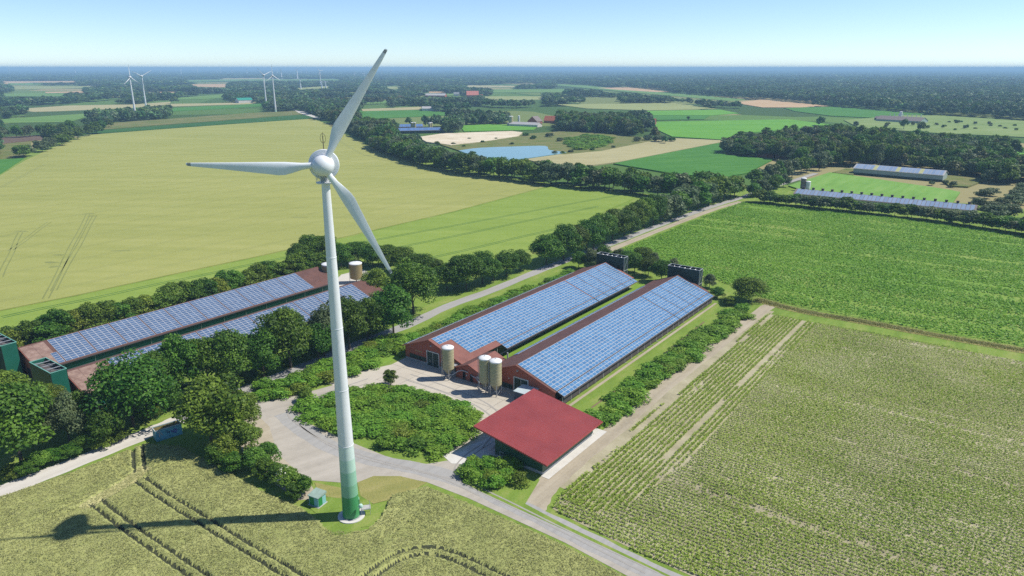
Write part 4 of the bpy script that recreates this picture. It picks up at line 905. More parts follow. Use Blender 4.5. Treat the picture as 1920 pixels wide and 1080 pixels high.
# ------------------------------------------------------------------ open shed with the red roof
rS = empty('open_shed', (*Wp(49.0, -29.6), 0), YA)
tag(rS, 'dark green open shed under a single slope red roof beside the sandy track', 'shed')
SX0, SX1, SL, ZH, ZL = 0.0, 18.8, 23.0, 6.35, 3.42
def zsr(x): return ZH + (ZL - ZH) * (x - SX0) / (SX1 - SX0)
nS = 23; pw = SL / nS
mb = MB(); ns = 36
ribs = [0.0, 0.10, 0.30, 0.40, 0.50, 0.60, 0.80, 0.90, 1.0]; rh = [0.03, 0.0, 0.0, 0.03, 0.03, 0.0, 0.0, 0.03, 0.03]
V = []
for i in range(ns):
    for e, dz in ((0, 0.0), (0.14, 0.10), (0.30, 0.10), (0.40, 0.0)):
        x = (i + e) * (SX1 - SX0) / ns
        for y_, hh in zip(ribs, rh): V.append((x, y_ * (pw - 0.012), zsr(x) + 0.06 + dz * 1.0 + hh * 0.6 - (0.0 if e == 0 else 0.0)))
mb.v = V; R_ = len(ribs)
for a in range(4 * ns - 1):
    for c in range(R_ - 1): mb.f.append([a * R_ + c, (a + 1) * R_ + c, (a + 1) * R_ + c + 1, a * R_ + c + 1]); mb.m.append(mb.mi('red_steel_roof'))
me_panel = mb.mesh('roof_panel')
deck = MB().hexa([(0.02, 0.02, ZH - 0.15), (SX1 - 0.02, 0.02, ZL - 0.15), (SX1 - 0.02, SL - 0.02, ZL - 0.15), (0.02, SL - 0.02, ZH - 0.15)], [(0.02, 0.02, ZH + 0.03), (SX1 - 0.02, 0.02, ZL + 0.03), (SX1 - 0.02, SL - 0.02, ZL + 0.03), (0.02, SL - 0.02, ZH + 0.03)], 'red_steel_roof').obj('roof_deck', rS)
for k in range(nS):
    o = link('roof_panel', me_panel, deck); o.location = (0, k * pw, 0)
for q in (((0, -0.06), (SX1, 0.0)), ((0, SL), (SX1, SL + 0.06))):
    y0, y1 = q[0][1], q[1][1]
    MB().hexa([(0, y0, ZH - 0.24), (SX1, y0, ZL - 0.24), (SX1, y1, ZL - 0.24), (0, y1, ZH - 0.24)], [(0, y0, ZH + 0.1), (SX1, y0, ZL + 0.1), (SX1, y1, ZL + 0.1), (0, y1, ZH + 0.1)], 'red_trim').obj('edge_trim', deck)
MB().box(SX1, SX1 + 0.12, -0.05, SL + 0.05, ZL - 0.2, ZL + 0.02, 'red_trim').obj('eaves_gutter', deck)
MB().box(-0.06, 0.0, -0.05, SL + 0.05, ZH - 0.24, ZH + 0.11, 'red_trim').obj('edge_trim', deck)
x0, x1, y0, y1 = 4.8, 17.0, 1.3, SL - 1.0
nP = 12
for yy, dirn in ((y0, 1), (y1, -1)):
    for k in range(nP):
        a, b = x0 + (x1 - x0) * k / nP, x0 + (x1 - x0) * (k + 1) / nP - 0.012
        MB().hexa([(a, yy, 0.66), (b, yy, 0.66), (b, yy + 0.08, 0.66), (a, yy + 0.08, 0.66)], [(a, yy, zsr(a) - 0.16), (b, yy, zsr(b) - 0.16), (b, yy + 0.08, zsr(b) - 0.16), (a, yy + 0.08, zsr(a) - 0.16)], 'shed_green_steel').obj('cladding_sheet', rS)
    w = MB().box(x0, x1, yy - 0.06, yy + 0.2, 0, 0.655, 'plinth_concrete').obj('base_wall', rS)
for k in range(20):
    a, b = y0 + 0.1 + (y1 - y0 - 0.1) * k / 20, y0 + 0.1 + (y1 - y0 - 0.1) * (k + 1) / 20 - 0.012
    MB().box(x1 - 0.08, x1, a, b, 0.46, zsr(x1) - 0.16, 'shed_green_steel').obj('cladding_sheet', rS)
MB().box(x1 - 0.2, x1 + 0.06, y0 + 0.21, y1 - 0.07, 0, 0.455, 'white_concrete').obj('base_wall', rS)
for k in range(5):
    yy = y0 + 0.25 + (y1 - y0 - 0.5) * k / 4; MB().box(x0 + 0.05, x0 + 0.25, yy - 0.1, yy + 0.1, 0, zsr(x0) - 0.16, 'metal_grey').obj('post', rS)
    MB().hexa([(0.3, yy - 0.08, ZH - 0.45), (x1, yy - 0.08, zsr(x1) - 0.4), (x1, yy + 0.08, zsr(x1) - 0.4), (0.3, yy + 0.08, ZH - 0.45)], [(0.3, yy - 0.08, zsr(0.3) - 0.17), (x1, yy - 0.08, zsr(x1) - 0.17), (x1, yy + 0.08, zsr(x1) - 0.17), (0.3, yy + 0.08, zsr(0.3) - 0.17)], 'metal_grey').obj('rafter', rS)
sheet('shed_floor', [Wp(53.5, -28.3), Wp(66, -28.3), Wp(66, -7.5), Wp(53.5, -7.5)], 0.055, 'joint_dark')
sheet('shed_kerb_strip', [Wp(66.1, -29.0), Wp(68.0, -29.0), Wp(68.0, -4.5), Wp(64, -4.5), Wp(64, -7.2), Wp(66.1, -7.2)], 0.075, 'white_concrete')
rk = empty('metal_rack', (*Wp(55.3, -28.95), 0), YA); tag(rk, 'small grey metal rack leaning at the shed wall', 'rack')
for x in (0, 0.9): MB().tube([(x, 0, 0), (x, 0.35, 2.0)], 0.05, 'metal_grey').obj('upright', rk)
for z in (0.5, 1.2, 1.9): MB().tube([(0, 0.175 * z, z), (0.9, 0.175 * z, z)], 0.04, 'metal_grey').obj('rail', rk)

# ------------------------------------------------------------------ hut by the turbine and painted container
rH = empty('transformer_hut', (*G(596, 944), 0.05), YA + math.radians(8)); tag(rH, 'tiny turquoise hut with green doors beside the turbine foot', 'hut')
MB().box(-1.15, 1.15, -1.05, 1.05, 0, 1.95, 'hut_cyan').obj('wall', rH)
MB().hexa([(-1.3, -1.2, 1.96), (1.3, -1.2, 1.96), (1.3, 1.2, 1.96), (-1.3, 1.2, 1.96)], [(-1.3, -1.2, 2.1), (1.3, -1.2, 2.1), (1.3, 1.2, 2.45), (-1.3, 1.2, 2.45)], 'hut_roof').obj('roof', rH)
MB().box(-0.95, 0.1, -1.10, -1.055, 0.1, 1.8, 'hut_door').obj('door', rH); MB().box(1.155, 1.2, -0.95, 0.05, 0.1, 1.8, 'hut_door').obj('door', rH)
MB().box(-1.4, 1.4, -1.3, 1.3, -0.05, 0.03, 'plinth_concrete').obj('slab', rH)
cA, cB = Vector(G(294, 829)), Vector(G(332, 817)); ang = math.atan2((cB - cA).y, (cB - cA).x)
rK = empty('painted_container', (cA.x, cA.y, 0.02), ang); tag(rK, 'blue container with mossy top and sprayed graffiti beside the gravel lane', 'container')
KL = 5.6
for q, nm in (((0, KL, 0, 0.08), 'long_wall'), ((0, KL, 2.32, 2.4), 'long_wall'), ((0, 0.08, 0.082, 2.318), 'end_wall'), ((KL - 0.08, KL, 0.082, 2.318), 'end_wall')):
    MB().box(*q, 0.0, 2.6, 'container_blue').obj(nm, rK)
MB().box(0.09, KL - 0.09, 0.09, 2.31, 2.2, 2.48, 'moss_roof').obj('mossy_top', rK)
f = MB()
for q in ((-0.06, KL + 0.06, -0.06, 0.09), (-0.06, KL + 0.06, 2.31, 2.46), (-0.06, 0.09, 0.09, 2.31), (KL - 0.09, KL + 0.06, 0.09, 2.31)): f.box(*q, 2.603, 2.70, 'door_frame')
f.obj('rim', rK)
def scribble(x, z, pts, w, mat):
    g = MB()
    for (a, b), (c, d) in zip(pts[:-1], pts[1:]):
        dx, dz = c - a, d - b; l = math.hypot(dx, dz); nx_, nz_ = -dz / l * w / 2, dx / l * w / 2
        g.hexa([(x + a + nx_, -0.012, z + b + nz_), (x + a - nx_, -0.012, z + b - nz_), (x + c - nx_, -0.012, z + d - nz_), (x + c + nx_, -0.012, z + d + nz_)][::-1], [(x + a + nx_, -0.004, z + b + nz_), (x + a - nx_, -0.004, z + b - nz_), (x + c - nx_, -0.004, z + d - nz_), (x + c + nx_, -0.004, z + d + nz_)][::-1], mat)
    g.obj('graffiti_stroke', rK)
scribble(3.2, 0.9, [(0, 0.9), (0.5, 0.3), (0.9, 1.0), (1.3, 0.4), (1.0, 0.0), (0.4, 0.5)], 0.22, 'graffiti_violet')
scribble(2.4, 1.2, [(0, 0.8), (0.1, 0.2), (0.45, 0.5), (0.5, -0.1)], 0.16, 'graffiti_navy')
scribble(0.3, 0.8, [(0, 1.35), (0.7, 1.45), (0.45, 0.9), (0.5, 0.1)], 0.25, 'graffiti_pale'); scribble(1.2, 1.0, [(0, 0.9), (0.15, 0.2)], 0.2, 'graffiti_pale')

# ================================================================== THE WIND TURBINE
rT = empty('wind_turbine', (*TB, 0)); tag(rT, 'large white wind turbine with green banded foot in the foreground', 'wind turbine')
def tr(z): return 1.60 + (0.66 - 1.60) * (z / 62.4) ** 0.92
segs = [(0.35, 4.8, 'tower_green_4'), (4.8, 7.2, 'tower_green_3'), (7.2, 9.9, 'tower_green_2'), (9.9, 12.4, 'tower_green_1'), (12.4, 15.1, 'tower_green_0'), (15.1, 37.5, 'turbine_white'), (37.5, 62.4, 'turbine_white')]
for a, b, mt in segs:
    n = max(2, int((b - a) / 3)); prof = [(tr(a + (b - a) * k / n), a + (b - a) * k / n) for k in range(n + 1)]
    MB().lathe(prof, mt, 48, cap0=(a < 1), cap1=(b > 62)).obj('tower_band' if mt != 'turbine_white' else 'tower_section', rT, True)
for z in (15.1, 26.0, 37.5, 50.0): MB().lathe([(tr(z) + 0.001, z - 0.08), (tr(z) + 0.035, z - 0.06), (tr(z) + 0.035, z + 0.06), (tr(z) + 0.001, z + 0.08)], 'turbine_white', 48, cap0=False, cap1=False).obj('flange', rT, True)
fd = MB().lathe([(2.5, 0.0), (2.5, 0.22), (2.2, 0.26), (1.66, 0.26)], 'white_concrete', 40).obj('foundation', rT, True)
MB().lathe([(1.62, 0.27), (1.85, 0.27), (1.85, 0.34), (1.62, 0.345)], 'galvanised', 40, cap0=False, cap1=False).obj('base_flange', rT, True)
dr = MB().box(1.50, 1.66, -0.45, 0.45, 1.6, 3.6, 'tower_green_3').obj('door', rT); dr.rotation_euler = (0, 0, math.radians(15))
st_ = MB().box(1.75, 3.6, -0.7, 0.7, 1.35, 1.5, 'plinth_concrete').obj('door_landing', rT); st_.rotation_euler = (0, 0, math.radians(15))
for x, y in ((1.9, -0.6), (1.9, 0.6), (3.45, -0.6), (3.45, 0.6)):
    o = MB().tube([(x, y, 0.0), (x, y, 2.4)], 0.04, 'galvanised').obj('landing_post', rT); o.rotation_euler = (0, 0, math.radians(15))
lm = MB().tube([(1.5, -0.9, 2.6), (2.2, -1.3, 3.0)], 0.04, 'galvanised').obj('lamp_arm', rT); MB().lathe([(0.05, 2.75), (0.36, 2.85), (0.42, 3.1), (0.3, 3.4), (0.05, 3.5)], 'tower_green_1', 14, (2.2, -1.3)).obj('lamp_globe', lm, True)
# head: local frame with -y towards the wind (the viewer)
HUBZ, YAW = 65.3, math.radians(8)
hd = empty('nacelle', (0, 0, HUBZ), YAW); hd.parent = rT
def lathe_y(prof, mat, N=40):
    mb = MB(); mb.rings([[(r * math.cos(2 * math.pi * i / N), y, r * math.sin(2 * math.pi * i / N)) for i in range(N)] for r, y in prof], mat); return mb
lathe_y([(0.3, 4.6), (1.0, 4.3), (1.65, 3.2), (2.1, 1.6), (2.38, 0.2), (2.42, -0.25), (2.36, -0.45), (2.1, -0.5), (1.2, -0.5)], 'turbine_white').obj('nacelle_shell', hd, True)
lathe_y([(1.70, -0.55), (1.72, -1.2), (1.66, -1.9), (1.45, -2.5), (1.05, -2.95), (0.55, -3.2), (0.1, -3.28)], 'turbine_white').obj('spinner', hd, True)
MB().lathe([(0.72, -2.95), (0.78, -2.85), (0.80, -2.0)], 'turbine_white', 28).obj('yaw_neck', hd, True)
MB().lathe([(1.45, -2.98), (1.5, -2.9), (1.5, -2.82), (0.80, -2.81)], 'turbine_white', 28).obj('platform', hd, True)
for k in range(12):
    a = 2 * math.pi * k / 12; MB().tube([(1.45 * math.cos(a), 1.45 * math.sin(a), -2.85), (1.45 * math.cos(a), 1.45 * math.sin(a), -1.75)], 0.025, 'galvanised', 4).obj('rail_post', hd)
for z in (-1.78, -2.3):
    MB().tube([(1.45 * math.cos(2 * math.pi * k / 24), 1.45 * math.sin(2 * math.pi * k / 24), z) for k in range(25)], 0.025, 'galvanised', 4).obj('rail_ring', hd)
MB().box(-0.55, 0.1, -0.86, -0.80, -2.7, -1.75, 'metal_grey').obj('access_hatch', hd)
ms = MB().tube([(0.0, 1.0, 2.2), (0.0, 1.0, 4.4)], 0.07, 'dark_lattice').obj('wind_mast', hd)
MB().tube([(0.42 * math.cos(2 * math.pi * k / 16), 1.0, 4.0 + 0.75 * math.sin(2 * math.pi * k / 16)) for k in range(17)], 0.035, 'dark_lattice', 4).obj('sensor_ring', ms); MB().tube([(0, 1.0, 4.4), (0, 1.0, 5.0)], 0.03, 'dark_lattice', 4).obj('rod', ms)
def blade_mesh(R=20.5):
    stn = [(1.45, 1.02, 1.02, 0.0), (2.2, 0.98, 0.92, 0.05), (3.2, 1.10, 0.72, 0.16), (4.6, 1.62, 0.56, 0.24), (5.8, 2.02, 0.46, 0.27), (6.8, 2.08, 0.40, 0.28), (8.5, 1.86, 0.33, 0.28), (11, 1.56, 0.26, 0.28), (14, 1.20, 0.19, 0.28), (17, 0.86, 0.13, 0.28), (18.6, 0.70, 0.10, 0.28), (19.8, 0.56, 0.08, 0.28), (R - 0.15, 0.46, 0.06, 0.28), (R, 0.30, 0.04, 0.28)]
    rings = []; N = 18
    for r, c, t, off in stn:
        tw = math.radians(12 * max(0, 1 - (r - 1.4) / 12) ** 1.5 + 2); ring = []
        for i in range(N):
            a = 2 * math.pi * i / N; x = (0.5 + 0.5 * math.cos(a)); y = 0.5 * math.sin(a)
            if r > 3: y *= (0.35 + 1.3 * (1 - x)) * (1 if x < 1 else 1) if x > 0.3 else (0.35 + 1.3 * 0.7)
            px = (x - 0.5 + off) * c if r > 1.5 else (x - 0.5) * c; py = y * t
            ring.append((px * math.cos(tw) - py * math.sin(tw), px * math.sin(tw) + py * math.cos(tw), r))
        rings.append(ring)
    return rings
br = blade_mesh()
me_b = MB().rings(br[:12], 'blade_white').mesh('blade', True); me_t = MB().rings(br[11:13], 'blade_dirty').mesh('blade_tip', True); me_e = MB().rings(br[12:], 'turbine_white').mesh('tip_cap', True)
me_c = MB().lathe([(0.62, 1.05), (0.64, 1.5), (0.60, 1.56), (0.53, 1.56)], 'turbine_white', 24).mesh('blade_collar', True)
for k in range(3):
    th = math.radians(58 + 120 * k)
    o = link('blade', me_b, hd); o.location = (0, -1.5, 0)
    # blade axis z -> (cos th, 0, sin th); chord +x -> 90 deg further round
    ax = Vector((math.cos(th), 0, math.sin(th))); ch = Vector((-math.sin(th), 0, math.cos(th))); nn = ax.cross(ch)
    Mx = Matrix((ch, nn, ax)).transposed(); o.rotation_euler = Mx.to_euler()
    for nm, m_ in (('blade_tip', me_t), ('tip_cap', me_e), ('blade_collar', me_c)): link(nm, m_, o)

# far turbines
def small_turbine(u, vb, vh, ph, R, label, group, parts=True, yaw=0.2, mat='far_turbine', tw=1.0):
    x, y = G(u, vb); zb = 0.0
    # hub height from its bearing
    a = (540 - vh) / FPX; el = (-sp + a * cp) / (cp + a * sp); h = CAMH + el * y
    if not parts: h = min(h, 77.0); R = min(R, 20.0)
    r = empty('wind_turbine', (x, y, 0), -math.atan2(x, y) * 1.0 + yaw) if parts else None
    def tower(m): return m.lathe([(2.3 * tw, 0), (1.1 * tw, h - 1.2)], mat, 12)
    def nac(m): m.rings([[(rr * math.cos(2 * math.pi * i / 10), yy, h + rr * math.sin(2 * math.pi * i / 10)) for i in range(10)] for rr, yy in ((0.4, 4), (1.9, 2), (2.3, -0.5), (1.5, -2.4), (0.2, -3.2))], mat)
    def bl(m, t):
        ax = Vector((math.cos(t), 0, math.sin(t))); ch = Vector((-math.sin(t), 0, math.cos(t))); c = Vector((0, -1.4, h)); R_ = []
        for q, w_ in ((0.06, 0.6), (0.22, 1.4), (0.6, 0.9), (1.0, 0.25)):
            p = c + ax * R * q; R_.append([p - ch * w_ * 0.4 * tw, p + Vector((0, -0.3, 0)), p + ch * w_ * 0.9 * tw, p + Vector((0, 0.3, 0))])
        m.rings(R_, mat)
    if parts:
        m = MB(); tower(m); m.obj('tower', r, True); m = MB(); nac(m); m.obj('nacelle', r, True)
        for k in range(3): m = MB(); bl(m, math.radians(ph + 120 * k)); m.obj('blade', r)
        MB().lathe([(2.36 * tw, 0), (2.32 * tw, 2.5), (2.18 * tw, 5)], 'tower_green_1', 12).obj('green_foot', r, True)
        return tag(r, label, 'wind turbine', group)
    m = MB(); tower(m); nac(m)
    for k in range(3): bl(m, math.radians(ph + 120 * k))
    o = m.obj('wind_turbine'); o.location = (x, y, 0); o.rotation_euler = (0, 0, -math.atan2(x, y) + yaw)
    return tag(o, label, 'wind turbine', group)
gm = 'four turbines beyond the cereal field'
small_turbine(255, 223, 145, 92, 20, 'white turbine with an upright blade, leftmost of the four beyond the cereal field', gm, yaw=0.9, tw=0.8)
small_turbine(275, 208, 143, 30, 22, 'white turbine with Y-shaped blades just right of the leftmost turbine', gm, yaw=0.3, tw=0.8)
small_turbine(500, 203, 141, 20, 22, 'white turbine with blades pointing left and right, third of the four', gm, yaw=0.8, tw=0.8)
small_turbine(517, 210, 142, 92, 21, 'white turbine with an upright blade at the end of the tree belt', gm, yaw=0.6, tw=0.8)
FT = [(18, 138, 126, 35), (34, 131, 127, 30), (67, 138, 127, 37), (70, 138, 128, 37), (84, 131, 127, 30), (142, 140, 129, 36), (151, 131, 127, 34), (200, 132, 126, 40), (181, 131, 127, 34), (218, 132, 127, 34), (256, 132, 127, 40), (290, 132.5, 128, 40), (302, 140, 133, 30), (340, 141, 131, 34), (364, 140, 132, 28), (371, 139, 128, 33), (408, 139.5, 132, 28), (414, 139, 128, 36), (435, 139, 129, 36), (463, 141, 130, 36), (484, 134, 129, 40), (520, 139, 129, 34), (528, 148, 131.5, 34), (558, 148, 131, 34), (565, 139, 128, 36), (575, 139, 129, 34), (564, 167, 151, 13), (601.5, 162, 133, 28), (604, 168, 154, 12), (611, 166, 154, 13), (621, 138, 129, 36), (624, 137, 129, 36), (665, 146, 137, 25), (683, 146, 137, 25), (716, 144, 133, 28), (727, 137, 128.5, 36), (733, 142, 132, 28), (765, 137, 129, 36), (779, 138, 129, 36), (781.5, 136, 128, 40), (800, 137, 129, 34), (807, 137, 130, 34), (820, 137, 129, 36), (831, 138, 131, 28), (850, 137.5, 131, 28), (869.5, 139, 131, 28), (1020, 136.5, 130, 36), (1479, 138, 131, 36), (1514, 137, 131, 36), (1520, 136, 131, 34),
      (1170, 131, 125, 40), (1192, 131, 125, 40), (1205, 131, 124.5, 42), (1218, 131, 124.5, 42), (1232, 131, 124, 42), (1245, 131, 124, 42), (1272, 131, 124.5, 42), (1836, 131, 125, 42), (1868, 131, 124.5, 42), (1889, 131, 124, 42), (1904, 131, 124, 42)]
for k, (u, vb, vh, R) in enumerate(sorted(FT)):
    small_turbine(u, max(vb, 133.8), max(vh, 125.5), random.uniform(0, 120), min(R, 24), 'tiny white turbine on the hazy horizon, %s from the left' % ORD(k + 1), 'turbines on the horizon', False, random.uniform(-0.9, 0.9), tw=1.3 if R < 30 else 2.6)

# ================================================================== FAR BUILDINGS
def house(name, u, v, L, Wd, he, hr, rot, wall, roof, label, group=None, cat='building', solar=None, extra=None):
    """gable building: L along local x, ridge along x; base centre at the photo bearing"""
    r = empty(name, (*G(u, v), 0), rot); tag(r, label, cat, group); x, y = L / 2, Wd / 2
    for q in ((-x, x, -y, -y + 0.25), (-x, x, y - 0.25, y)): MB().box(*q, 0, he, wall).obj('wall', r)
    for a in (-1, 1):
        p = [(-y + 0.252, 0), (y - 0.252, 0), (y - 0.252, he), (0, hr - 0.1), (-y + 0.252, he)]
        x0, x1 = (a * x, a * (x - 0.25)); MB().hexa([(x0, q[0], q[1]) for q in p][::a], [(x1, q[0], q[1]) for q in p][::a], wall).obj('gable', r)
    for sg in (-1, 1):
        e = 0.5; zz = lambda d: hr - (hr - he) * d / y
        q = [(0, hr), (sg * (y + e), zz(y + e)), (sg * (y + e), zz(y + e) + 0.18), (0, hr + 0.18)]
        A_, B_ = [(-x - e, b, c) for b, c in q], [(x + e, b, c) for b, c in q]
        m = MB(); m.hexa(A_, B_, roof) if sg > 0 else m.hexa(B_, A_, roof); rf = m.obj('roof', r)
        if solar and sg == -1:
            mt, n, sk = solar
            for k in range(n):
                a, b = -x + 0.5 + (L - 1) * k / n + 0.15, -x + 0.5 + (L - 1) * (k + 1) / n - 0.15
                mm = mt if not (sk and (k + 1) % sk == 0) else 'skylight'
                z0 = lambda d: zz(d) + 0.2
                MB().hexa([(a, -y, z0(y)), (b, -y, z0(y)), (b, -0.5, z0(0.5)), (a, -0.5, z0(0.5))], [(a, -y, z0(y) + 0.06), (b, -y, z0(y) + 0.06), (b, -0.5, z0(0.5) + 0.06), (a, -0.5, z0(0.5) + 0.06)], mm).obj('solar_panel' if mm == mt else 'skylight', rf)
    return r
R36 = YA
b1 = house('barn', 1685, 331, 62, 17, 4.6, 7.2, math.radians(-40), 'wall_palegreen', 'roof_lightgrey', 'pale green long barn with three yellow skylight strips before the wood', solar=('cell_far', 23, 6), cat='barn')
MB().box(-31.0, 31.0, -8.62, -8.51, 0.0, 1.4, 'dark_green_steel').obj('dark_base', b1)
b2 = house('barn', 1650, 384, 99, 14, 2.9, 5.2, math.radians(-36), 'wall_white', 'roof_greybrown', 'long low solar barn with a row of dark roof vents behind a hedge', solar=('cell_far', 44, 0), cat='barn')
for k in range(17):
    MB().hexa([(-46 + 5.7 * k, 0.1, 5.0), (-44.9 + 5.7 * k, 0.1, 5.0), (-44.9 + 5.7 * k, 1.2, 5.0), (-46 + 5.7 * k, 1.2, 5.0)], [(-46.25 + 5.7 * k, -0.1, 6.6), (-44.65 + 5.7 * k, -0.1, 6.6), (-44.65 + 5.7 * k, 1.4, 6.6), (-46.25 + 5.7 * k, 1.4, 6.6)], 'dark_lattice').obj('roof_vent', b2)
silo((*G(1505, 357), 0), 1.7, 0.8, 1.6, 8.8, 'dark grey silo at the end of the vented barn', None, 'roof_greybrown', legs=False)
silo((*G(1514, 358), 0), 1.5, 0.8, 1.6, 6.8, 'short white silo at the end of the vented barn', None, 'roof_white', legs=False)
b3 = house('barn', 1690, 229, 66, 26, 3.6, 8.5, math.radians(-52), 'wall_palegreen', 'roof_greybrown', 'wide barn with brown roof and pale chimneys in the far pasture', cat='barn')
for k in range(8): MB().tube([(-20 + 6.6 * k, 3, 7), (-20 + 6.6 * k, 3, 12.5)], 0.5, 'roof_white', 8).obj('chimney', b3)
silo((*G(1687, 227), 0), 2.2, 1, 2, 15, 'white silo rising behind the brown roofed pasture barn', None, 'roof_white', legs=False)
house('shed', 1650, 226, 14, 10, 4, 6.5, math.radians(-52), 'dark_green_steel', 'roof_greybrown', 'small dark shed at the left end of the pasture barn', cat='shed')
house('barn', 790, 249, 60, 16, 3.5, 6.5, math.radians(12), 'dark_green_steel', 'roof_greybrown', 'front barn of the blue solar pair behind the tree belt', solar=('cell_far_blue', 22, 0), cat='barn', group='blue solar barns')
house('barn', 762, 242, 45, 16, 3.5, 6.5, math.radians(12), 'dark_green_steel', 'roof_greybrown', 'rear barn of the blue solar pair behind the tree belt', solar=('cell_far_blue', 16, 0), cat='barn', group='blue solar barns')
for k, (u, v) in enumerate(((773, 244), (778, 244), (806, 245), (809, 244))): silo((*G(u, v), 0), 1.7, 1, 2, 10.5, 'cream silo between the two blue solar barns, %s from the left' % ORD(k + 1), 'silos at the blue solar barns', 'silo_cream', legs=False)
house('barn', 985, 237, 46, 15, 3.2, 6.0, math.radians(-28), 'wall_white', 'roof_lightgrey', 'long grey roofed shed at the farm by the sand pit', cat='barn')
house('barn', 972, 236, 30, 13, 3, 5.6, math.radians(-28), 'wall_white', 'roof_lightgrey', 'second grey roofed shed left at the sand pit farm', cat='barn')
silo((*G(958, 236), 0), 3.2, 1, 2, 14, 'broad cream silo at the sand pit farm', None, 'silo_cream', legs=False)
silo((*G(973, 232), 0), 1.6, 1, 2, 12, 'slim white silo at the sand pit farm', None, 'roof_white', legs=False)
house('farmhouse', 1003, 232, 17, 16, 4, 11, math.radians(60), 'tile_orange', 'roof_greybrown', 'brick farmhouse gable with brown roof at the sand pit farm', cat='house')
house('farmhouse', 1034, 230, 20, 14, 3.6, 10, math.radians(-20), 'red_brick', 'tile_orange', 'house with orange tiled roof right of the sand pit farm', cat='house')
house('farmhouse', 886, 182, 34, 22, 6, 17, math.radians(5), 'red_brick', 'tile_salmon', 'distant farmhouse with bright salmon red roof', cat='house')
house('shed', 897, 182, 24, 14, 4, 7, math.radians(0), 'wall_white', 'tile_salmon', 'low salmon roofed shed beside the distant farmhouse', cat='shed')
house('barn', 808, 208, 34, 16, 5, 8.5, math.radians(5), 'wall_white', 'roof_lightgrey', 'small white shed at the wood edge behind the green field', cat='barn')
house('barn', 817, 182, 60, 26, 5, 10, math.radians(-8), 'tile_orange', 'roof_lightgrey', 'distant grey roofed barn left of the salmon red roof', cat='barn')
house('hall', 524, 172, 62, 40, 8, 12, math.radians(10), 'wall_white', 'roof_white', 'bright white roofed hall beyond the four turbines', cat='hall')
house('barn', 458, 193, 34, 22, 7, 12, math.radians(40), 'wall_white', 'roof_teal', 'white barn with teal green roof between pale fields', cat='barn')
house('house', 1437, 294, 14, 11, 3.5, 7.5, math.radians(-30), 'red_brick', 'tile_orange', 'red brick house half hidden under the park trees', cat='house')
house('house', 1466, 295, 12, 10, 3.2, 6.5, math.radians(-30), 'red_brick', 'tile_orange', 'smaller brick house under the park trees, right of the other', cat='house')
house('house', 1886, 298, 14, 10, 3.4, 6.5, math.radians(-20), 'wall_white', 'roof_greybrown', 'white house with brown roof at the right edge wood', cat='house')
house('house', 1219, 234, 16, 12, 4, 9, math.radians(-20), 'red_brick', 'tile_orange', 'brick house between round lindens by the pond', cat='house')
house('shed', 1199, 240, 18, 8, 3, 4.5, math.radians(-10), 'wall_white', 'roof_lightgrey', 'low pale shed right of the round linden', cat='shed')
for k, (u, v, L_, c, rf, lb) in enumerate([(107, 149, 160, 'wall_white', 'roof_white', 'white shed row with red ends far left below the horizon'), (14, 149.5, 120, 'wall_white', 'roof_lightgrey', 'pale farm sheds at the far left edge'), (54, 148.5, 60, 'wall_white', 'roof_white', 'single bright shed far left below the horizon'), (195, 147, 130, 'red_brick', 'tile_orange', 'reddish roofs left of the leftmost turbine'), (385, 143, 160, 'wall_white', 'roof_lightgrey', 'pale factory sheds above the tan field'), (288, 147.5, 90, 'wall_white', 'roof_lightgrey', 'grey sheds right of the paired turbines'), (583, 146, 70, 'red_brick', 'tile_orange', 'orange roofed farm far behind the middle turbines'), (968, 138, 160, 'wall_white', 'roof_white', 'white hall just under the horizon'), (340, 149.5, 70, 'red_brick', 'tile_orange', 'orange farm roof left of the tan field'), (856, 180, 26, 'wall_white', 'roof_lightgrey', 'small white farm building left of the salmon red farmhouse'), (750, 188, 22, 'red_brick', 'tile_orange', 'small red roofed house among the avenue trees'), (697, 186, 20, 'wall_white', 'tile_orange', 'small pale house behind the avenue trees'), (1430, 137.5, 160, 'wall_white', 'tile_salmon', 'pale village roofs on the right horizon'), (1340, 138, 120, 'wall_white', 'roof_white', 'white village roofs on the right horizon'), (1410, 145, 90, 'wall_white', 'roof_white', 'pale clearing shed above the pine forest')]):
    house('farm_building', u, v, L_ * 0.6, L_ * 0.22, 6, 11, random.uniform(-0.2, 0.2), c, rf, lb, cat='building')

